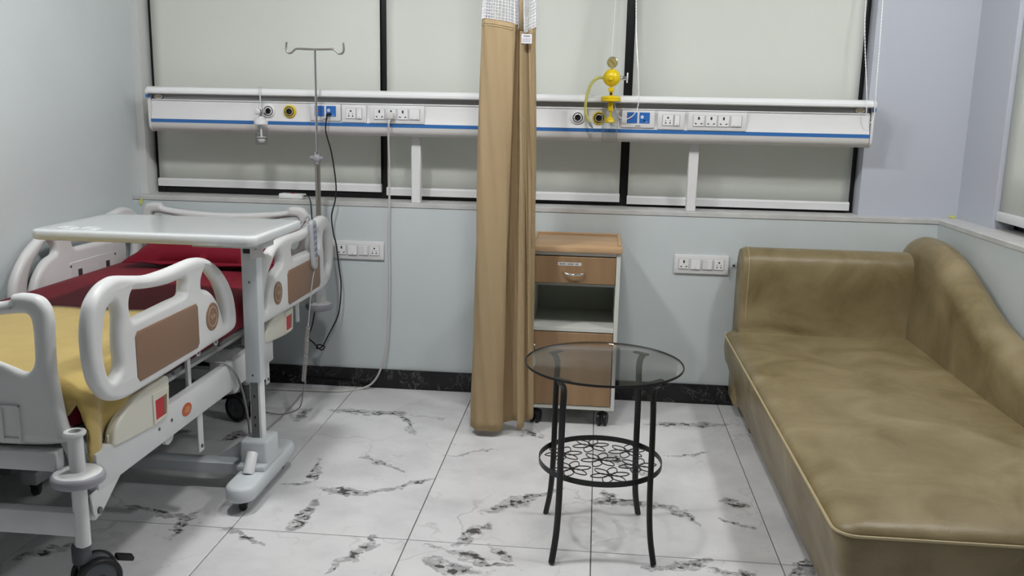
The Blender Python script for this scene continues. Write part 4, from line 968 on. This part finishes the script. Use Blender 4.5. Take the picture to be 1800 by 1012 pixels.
for k in range(7):
    x = -.48 + k * .03; b = B(); b.cyl((x, -.54, 2.645), (x, -.54, 2.702), .003); obj('runner_hook', b, 'white_plastic', cur)

# ------------------------------------------------------------------ bedside cabinet
KX0, KX1, KY0, KY1 = -.305, .088, -.420, -.035
kb = thing('bedside_cabinet', (-.11, -.23, 0), 'white and beech bedside cabinet with drawer and open shelf beside the curtain', 'cabinet')
b = B(); b.span((KX0 - .004, KY0 - .012, .792), (KX1 + .006, KY1, .818), .004, 2); b.span((KX0, KY1 - .016, .817), (KX1, KY1 - .002, .828), .002, 1); b.span((KX1 - .012, KY0 + .04, .817), (KX1 + .003, KY1 - .002, .824), .002, 1); b.span((KX0 + .0, KY0 + .04, .817), (KX0 + .014, KY1 - .002, .824), .002, 1)
obj('cabinet_top', b, 'beech_top', kb)
T_ = .018
for x in (KX0, KX1 - T_): obj('side_panel', B().span((x, KY0, .080), (x + T_, KY1, .791), .002, 1), 'cab_white', kb)
obj('back_panel', B().span((KX0 + T_, KY1 - .010, .080), (KX1 - T_, KY1, .791)), 'cab_in', kb)
obj('top_rail', B().span((KX0 + T_, KY0, .777), (KX1 - T_, KY1 - .01, .791), .001, 1), 'cab_white', kb)
obj('shelf', B().span((KX0 + T_, KY0, .438), (KX1 - T_, KY1 - .01, .456), .001, 1), 'cab_white', kb)
obj('bottom_panel', B().span((KX0 + T_, KY0, .080), (KX1 - T_, KY1 - .01, .098), .001, 1), 'cab_white', kb)
obj('divider', B().span((KX0 + T_, KY0 + .02, .640), (KX1 - T_, KY1 - .01, .650)), 'cab_in', kb)
dr = obj('drawer', B().span((KX0 + T_ + .002, KY0 - .004, .655), (KX1 - T_ - .002, KY0 + .014, .772), .002, 1), 'beech', kb)
obj('handle', B().tube(spl([(-.160, KY0 - .004, .706), (-.152, KY0 - .020, .702), (-.113, KY0 - .030, .698), (-.074, KY0 - .020, .700), (-.066, KY0 - .004, .704)], 6), .0048, 10), 'chrome', dr)
q = B(); q.span((-.182, KY0 - .0052, .7335), (-.080, KY0 - .0044, .7475), m='lower_cover')
for k in range(12):
    if k % 5 != 4: q.box((-.172 + k * .0068, KY0 - .0054, .7405), (.0045, .0004, .006), m='ink')
obj('name_sticker', q, 'lower_cover', dr, 0)
do = obj('door', B().span((KX0 + T_ + .002, KY0 - .004, .100), (KX1 - T_ - .002, KY0 + .014, .434), .002, 1), 'beech', kb)
obj('handle', B().tube(spl([(-.274, KY0 - .004, .382), (-.274, KY0 - .022, .372), (-.273, KY0 - .026, .33), (-.272, KY0 - .022, .286), (-.272, KY0 - .004, .276)], 6), .0045, 10), 'chrome', do)
for x in (KX0 + .04, KX1 - .05):
    for y in (KY0 + .035, KY1 - .04):
        b = B(); o = Vector((x, y, .0315))
        for s in (-1, 1): b.lathe([(.012, -.008), (.027, -.008), (.031, -.004), (.031, .004), (.027, .008), (.012, .009)], o + Vector((s * .014, 0, 0)), (s, -.25 * s, 0), 24)
        b.cyl((x, y, .04), (x, y, .079), .009); b.box((x, y, .05), (.026, .035, .03), .008, 2)
        obj('castor', b, 'rubber', kb)

# ------------------------------------------------------------------ glass side table
gx, gy, gz, gr = .019, -1.452, .600, .252
gt = thing('glass_side_table', (gx, gy, 0), 'round smoked glass side table on four curved black iron legs', 'table')
b = B(); b.lathe([(.0, gz - .006), (gr - .002, gz - .006), (gr, gz - .004), (gr, gz - .001), (gr - .002, gz), (.0, gz)], (gx, gy, 0), n=72, cap=False); obj('glass_top', b, 'glass', gt, 8)
b = B(); b.lathe([(gr + .0006, gz - .0066), (gr + .003, gz - .0066), (gr + .004, gz - .003), (gr + .003, gz + .0006), (gr + .0006, gz + .0006)], (gx, gy, 0), n=72, cap=False); b.f += []; obj('rim', b, 'iron', gt)
LEG = [(-126, .236), (-42.5, .236), (54, .240), (138.5, .236)]
for a, rf in LEG:
    a = math.radians(a); ux, uy = math.cos(a), math.sin(a)
    pr = [(.228, gz - .016), (.212, gz - .030), (.206, .545), (.2085, .49), (.2105, .40), (.211, .30), (.212, .22), (.216, .14), (.224, .075), (rf + .004, .005)]
    b = B(); P = spl([(gx + ux * r, gy - .010 - .020 * (1 - z / gz) + uy * r, z) for r, z in pr], 6)
    b.tube(P, .0118, 10, flat=(1.0, .62)); obj('leg', b, 'iron', gt)
    q = B(); q.box((gx + ux * .215, gy - .010 + uy * .215, gz - .010), (.058, .018, .006), .002, 1, rot=Matrix.Rotation(a + PI / 2, 3, 'Z')); obj('glass_bracket', q, 'iron', gt)
rz = .262; rg = .203; ry = gy + .010
b = B(); b.lathe([(rg - .003, rz - .009), (rg, rz - .009), (rg, rz + .009), (rg - .003, rz + .009), (rg - .003, rz - .009)], (gx, ry, 0), n=64, cap=False); rgo = obj('shelf_ring', b, 'iron', gt, 30)
def flower(cx, cy, a0):
    b = B()
    for k in range(6):
        a = a0 + k * PI / 3; P = []
        for t in range(17):
            s = t / 16 * 2 - 1; r = .060 * (1 - s * s) ** .62 if abs(s) < 1 else 0
            w = math.radians(24) * s * (1 - .25 * abs(s))
            wd = s * .0165 * math.sqrt(max(0, 1 - s * s)) * 1.9
            along = .006 + .058 * (1 - abs(s) ** 1.7)
            P.append((cx + math.cos(a) * along - math.sin(a) * wd, cy + math.sin(a) * along + math.cos(a) * wd, rz))
        P = [p for p in P if (p[0] - gx) ** 2 + (p[1] - ry) ** 2 < (rg - .002) ** 2]
        if len(P) > 2: b.tube(P, .0018, 6)
    b.lathe([(.009, -.002), (.009, .002)], (cx, cy, rz), n=14); obj('wire_flower', b, 'iron', rgo)
flower(gx, ry, .25)
for k in range(6):
    a = .25 + PI / 6 + k * PI / 3; flower(gx + .127 * math.cos(a), ry + .127 * math.sin(a), .25 + .05)

# ------------------------------------------------------------------ sofa (chaise)
SX0, SX1, SY0, SY1, SZ = .592, 1.45, -2.150, -.10, .388
so = thing('chaise_sofa', (1.06, -1.1, 0), 'olive tan leather chaise sofa in the right corner', 'sofa')
base = rrect(SX0, SX1, SY0, SY1, .055, 8)
scx, scy, shx, shy = (SX0 + SX1) / 2, (SY0 + SY1) / 2, (SX1 - SX0) / 2, (SY1 - SY0) / 2
def sring(d, z, dome=0):
    R_ = []
    for x, y in base:
        xx = scx + (x - scx) * (shx - d) / shx; yy = scy + (y - scy) * (shy - d) / shy
        wv = (.006 * math.sin(yy * 9) + .004 * math.sin(yy * 21 + 1) + .004 * math.sin(xx * 14)) * (1 if .12 < z < .36 else 0)
        dx = xx - scx; dy = yy - scy; L = math.hypot(dx, dy) or 1
        R_.append((xx + wv * (1 if x < scx else -1) * (abs(dx) / shx > .9), yy - wv * (abs(dy) / shy > .97), z + dome * (.004 * math.sin(xx * 8) * math.sin(yy * 5))))
    return R_
b = B(); b.loft([sring(.075, .075), sring(.066, .080), sring(.060, .12), sring(.040, .20), sring(.026, .235), sring(.024, .245), sring(.012, .27), sring(.004, .33), sring(.001, .372), sring(.003, SZ - .006), sring(.004, SZ), sring(.006, SZ + .006), sring(.018, SZ + .018), sring(.04, SZ + .026), sring(.08, SZ + .031, 1), sring(.15, SZ + .034, 1), sring(.25, SZ + .036, 1), sring(.34, SZ + .037, 1), sring(.40, SZ + .037)])
obj('seat', b, 'leather', so, 60)
b = B(); b.tube([(p[0], p[1], SZ - .002) for p in sring(.0, SZ)], .0042, 8, True); obj('piping', b, 'piping', so)
# backrest against the back wall
def bprof(x):
    e = min(1, max(0, (x - .642) / .03)); k = 1 - (1 - e) ** 2; s = .35 * (1 - k)
    P = [(-.022, .06), (-.020, .40), (-.022, .66), (-.030, .735), (-.060, .778), (-.105, .796), (-.155, .793), (-.195, .768), (-.214, .722), (-.216, .64), (-.208, .54), (-.214, .45), (-.226, .40), (-.222, .30), (-.215, .06)]
    cyc, czc = -.12, .43
    return [(x, cyc + (p[0] - cyc) * (1 - s * .30), czc + (p[1] - czc) * (1 - s * .07)) for p in P]
xs = [.642, .645, .650, .658, .668, .690] + [.74 + .04 * k for k in range(19)]
b = B(); rings = []
for x in xs:
    P = spl([Vector(p) for p in bprof(x)], 4)
    w = [p + Vector((0, -.010 * math.exp(-((p.z - (.475 - .09 * (x - .70))) / .018) ** 2) * math.exp(-((x - .85) / .20) ** 2) * (p.y < -.15), 0)) for p in P]
    rings.append(w)
b.loft(rings); obj('backrest', b, 'leather', so, 60)
b = B(); b.tube([p + Vector((-.0, -.001, .001)) for p in spl([Vector(p) for p in bprof(.668)], 4)[12:44]], .0022, 6); obj('backrest_seam', b, 'piping', so)
# armrest along the right wall, high at the corner and sloping down
RID = [(-.018, .800), (-.03, .845), (-.10, .868), (-.20, .875), (-.33, .868), (-.42, .850), (-.52, .818), (-.65, .768), (-.80, .705), (-.95, .662), (-1.10, .630), (-1.30, .590), (-1.55, .550), (-1.85, .515), (-2.06, .49), (-2.105, .47), (-2.115, .44)]
rid = spl([(0, y, z) for y, z in RID], 4)
AX0, AX1 = 1.372, 1.530
b = B(); rings = []
for p in rid:
    y, zt = p.y, p.z; h = (AX1 - AX0) / 2; xm = (AX0 + AX1) / 2; e = 1.0
    rh = min(.085, (zt - .1) * .5)
    pts = [(AX0 + .004, .08), (AX0 + .002, .25)] + [(xm - h * math.cos(a), zt - rh + rh * math.sin(a)) for a in [k * PI / 14 for k in range(15)]] + [(AX1, .25), (AX1, .08)]
    rings.append([(q[0] + (.012 * math.sin((q[1] - .42) * 5) if q[0] < xm and q[1] > .42 else 0), y, q[1]) for q in pts])
b.loft(rings); obj('armrest', b, 'leather', so, 60)
for x, y in ((.715, -.37), (1.44, -.37), (.715, -1.95), (1.44, -1.95)):
    obj('leg', B().box((x, y, .040), (.045, .045, .080), .003, 1, taper=(1.15, 1.15)), 'wood_leg', so)

# ------------------------------------------------------------------ small marks on the wall
t = tag(obj('masking_tape', B().box((-2.285, -.0045, .905), (.012, .001, .030), rot=Matrix.Rotation(.2, 3, 'Y')), 'tape_yellow', None, 0, origin=(-2.285, -.0045, .905)), 'scrap of yellow tape on the sill edge left of the bed head', 'tape')
b = B()
t = tag(obj('masking_tape', B().box((1.628, .079, SILL + .006), (.026, .004, .010), .001, 1, rot=Matrix.Rotation(.2, 3, 'Y')), 'tape_yellow', None, 0, origin=(1.628, .079, SILL)), 'scrap of yellow tape in the right hand corner above the sofa', 'tape')
t = thing('wall_hook', (.632, -.002, .69), 'small black cable clip on the wall between switch plate and sofa', 'hook')
obj('clip', B().box((.632, -.006, .690), (.010, .010, .010), .002, 1), 'dark', t)
obj('wire', B().tube(spl([(.632, -.010, .690), (.622, -.012, .680), (.616, -.010, .655), (.617, -.006, .62)], 6), .0012, 6), 'cord_grey', t)
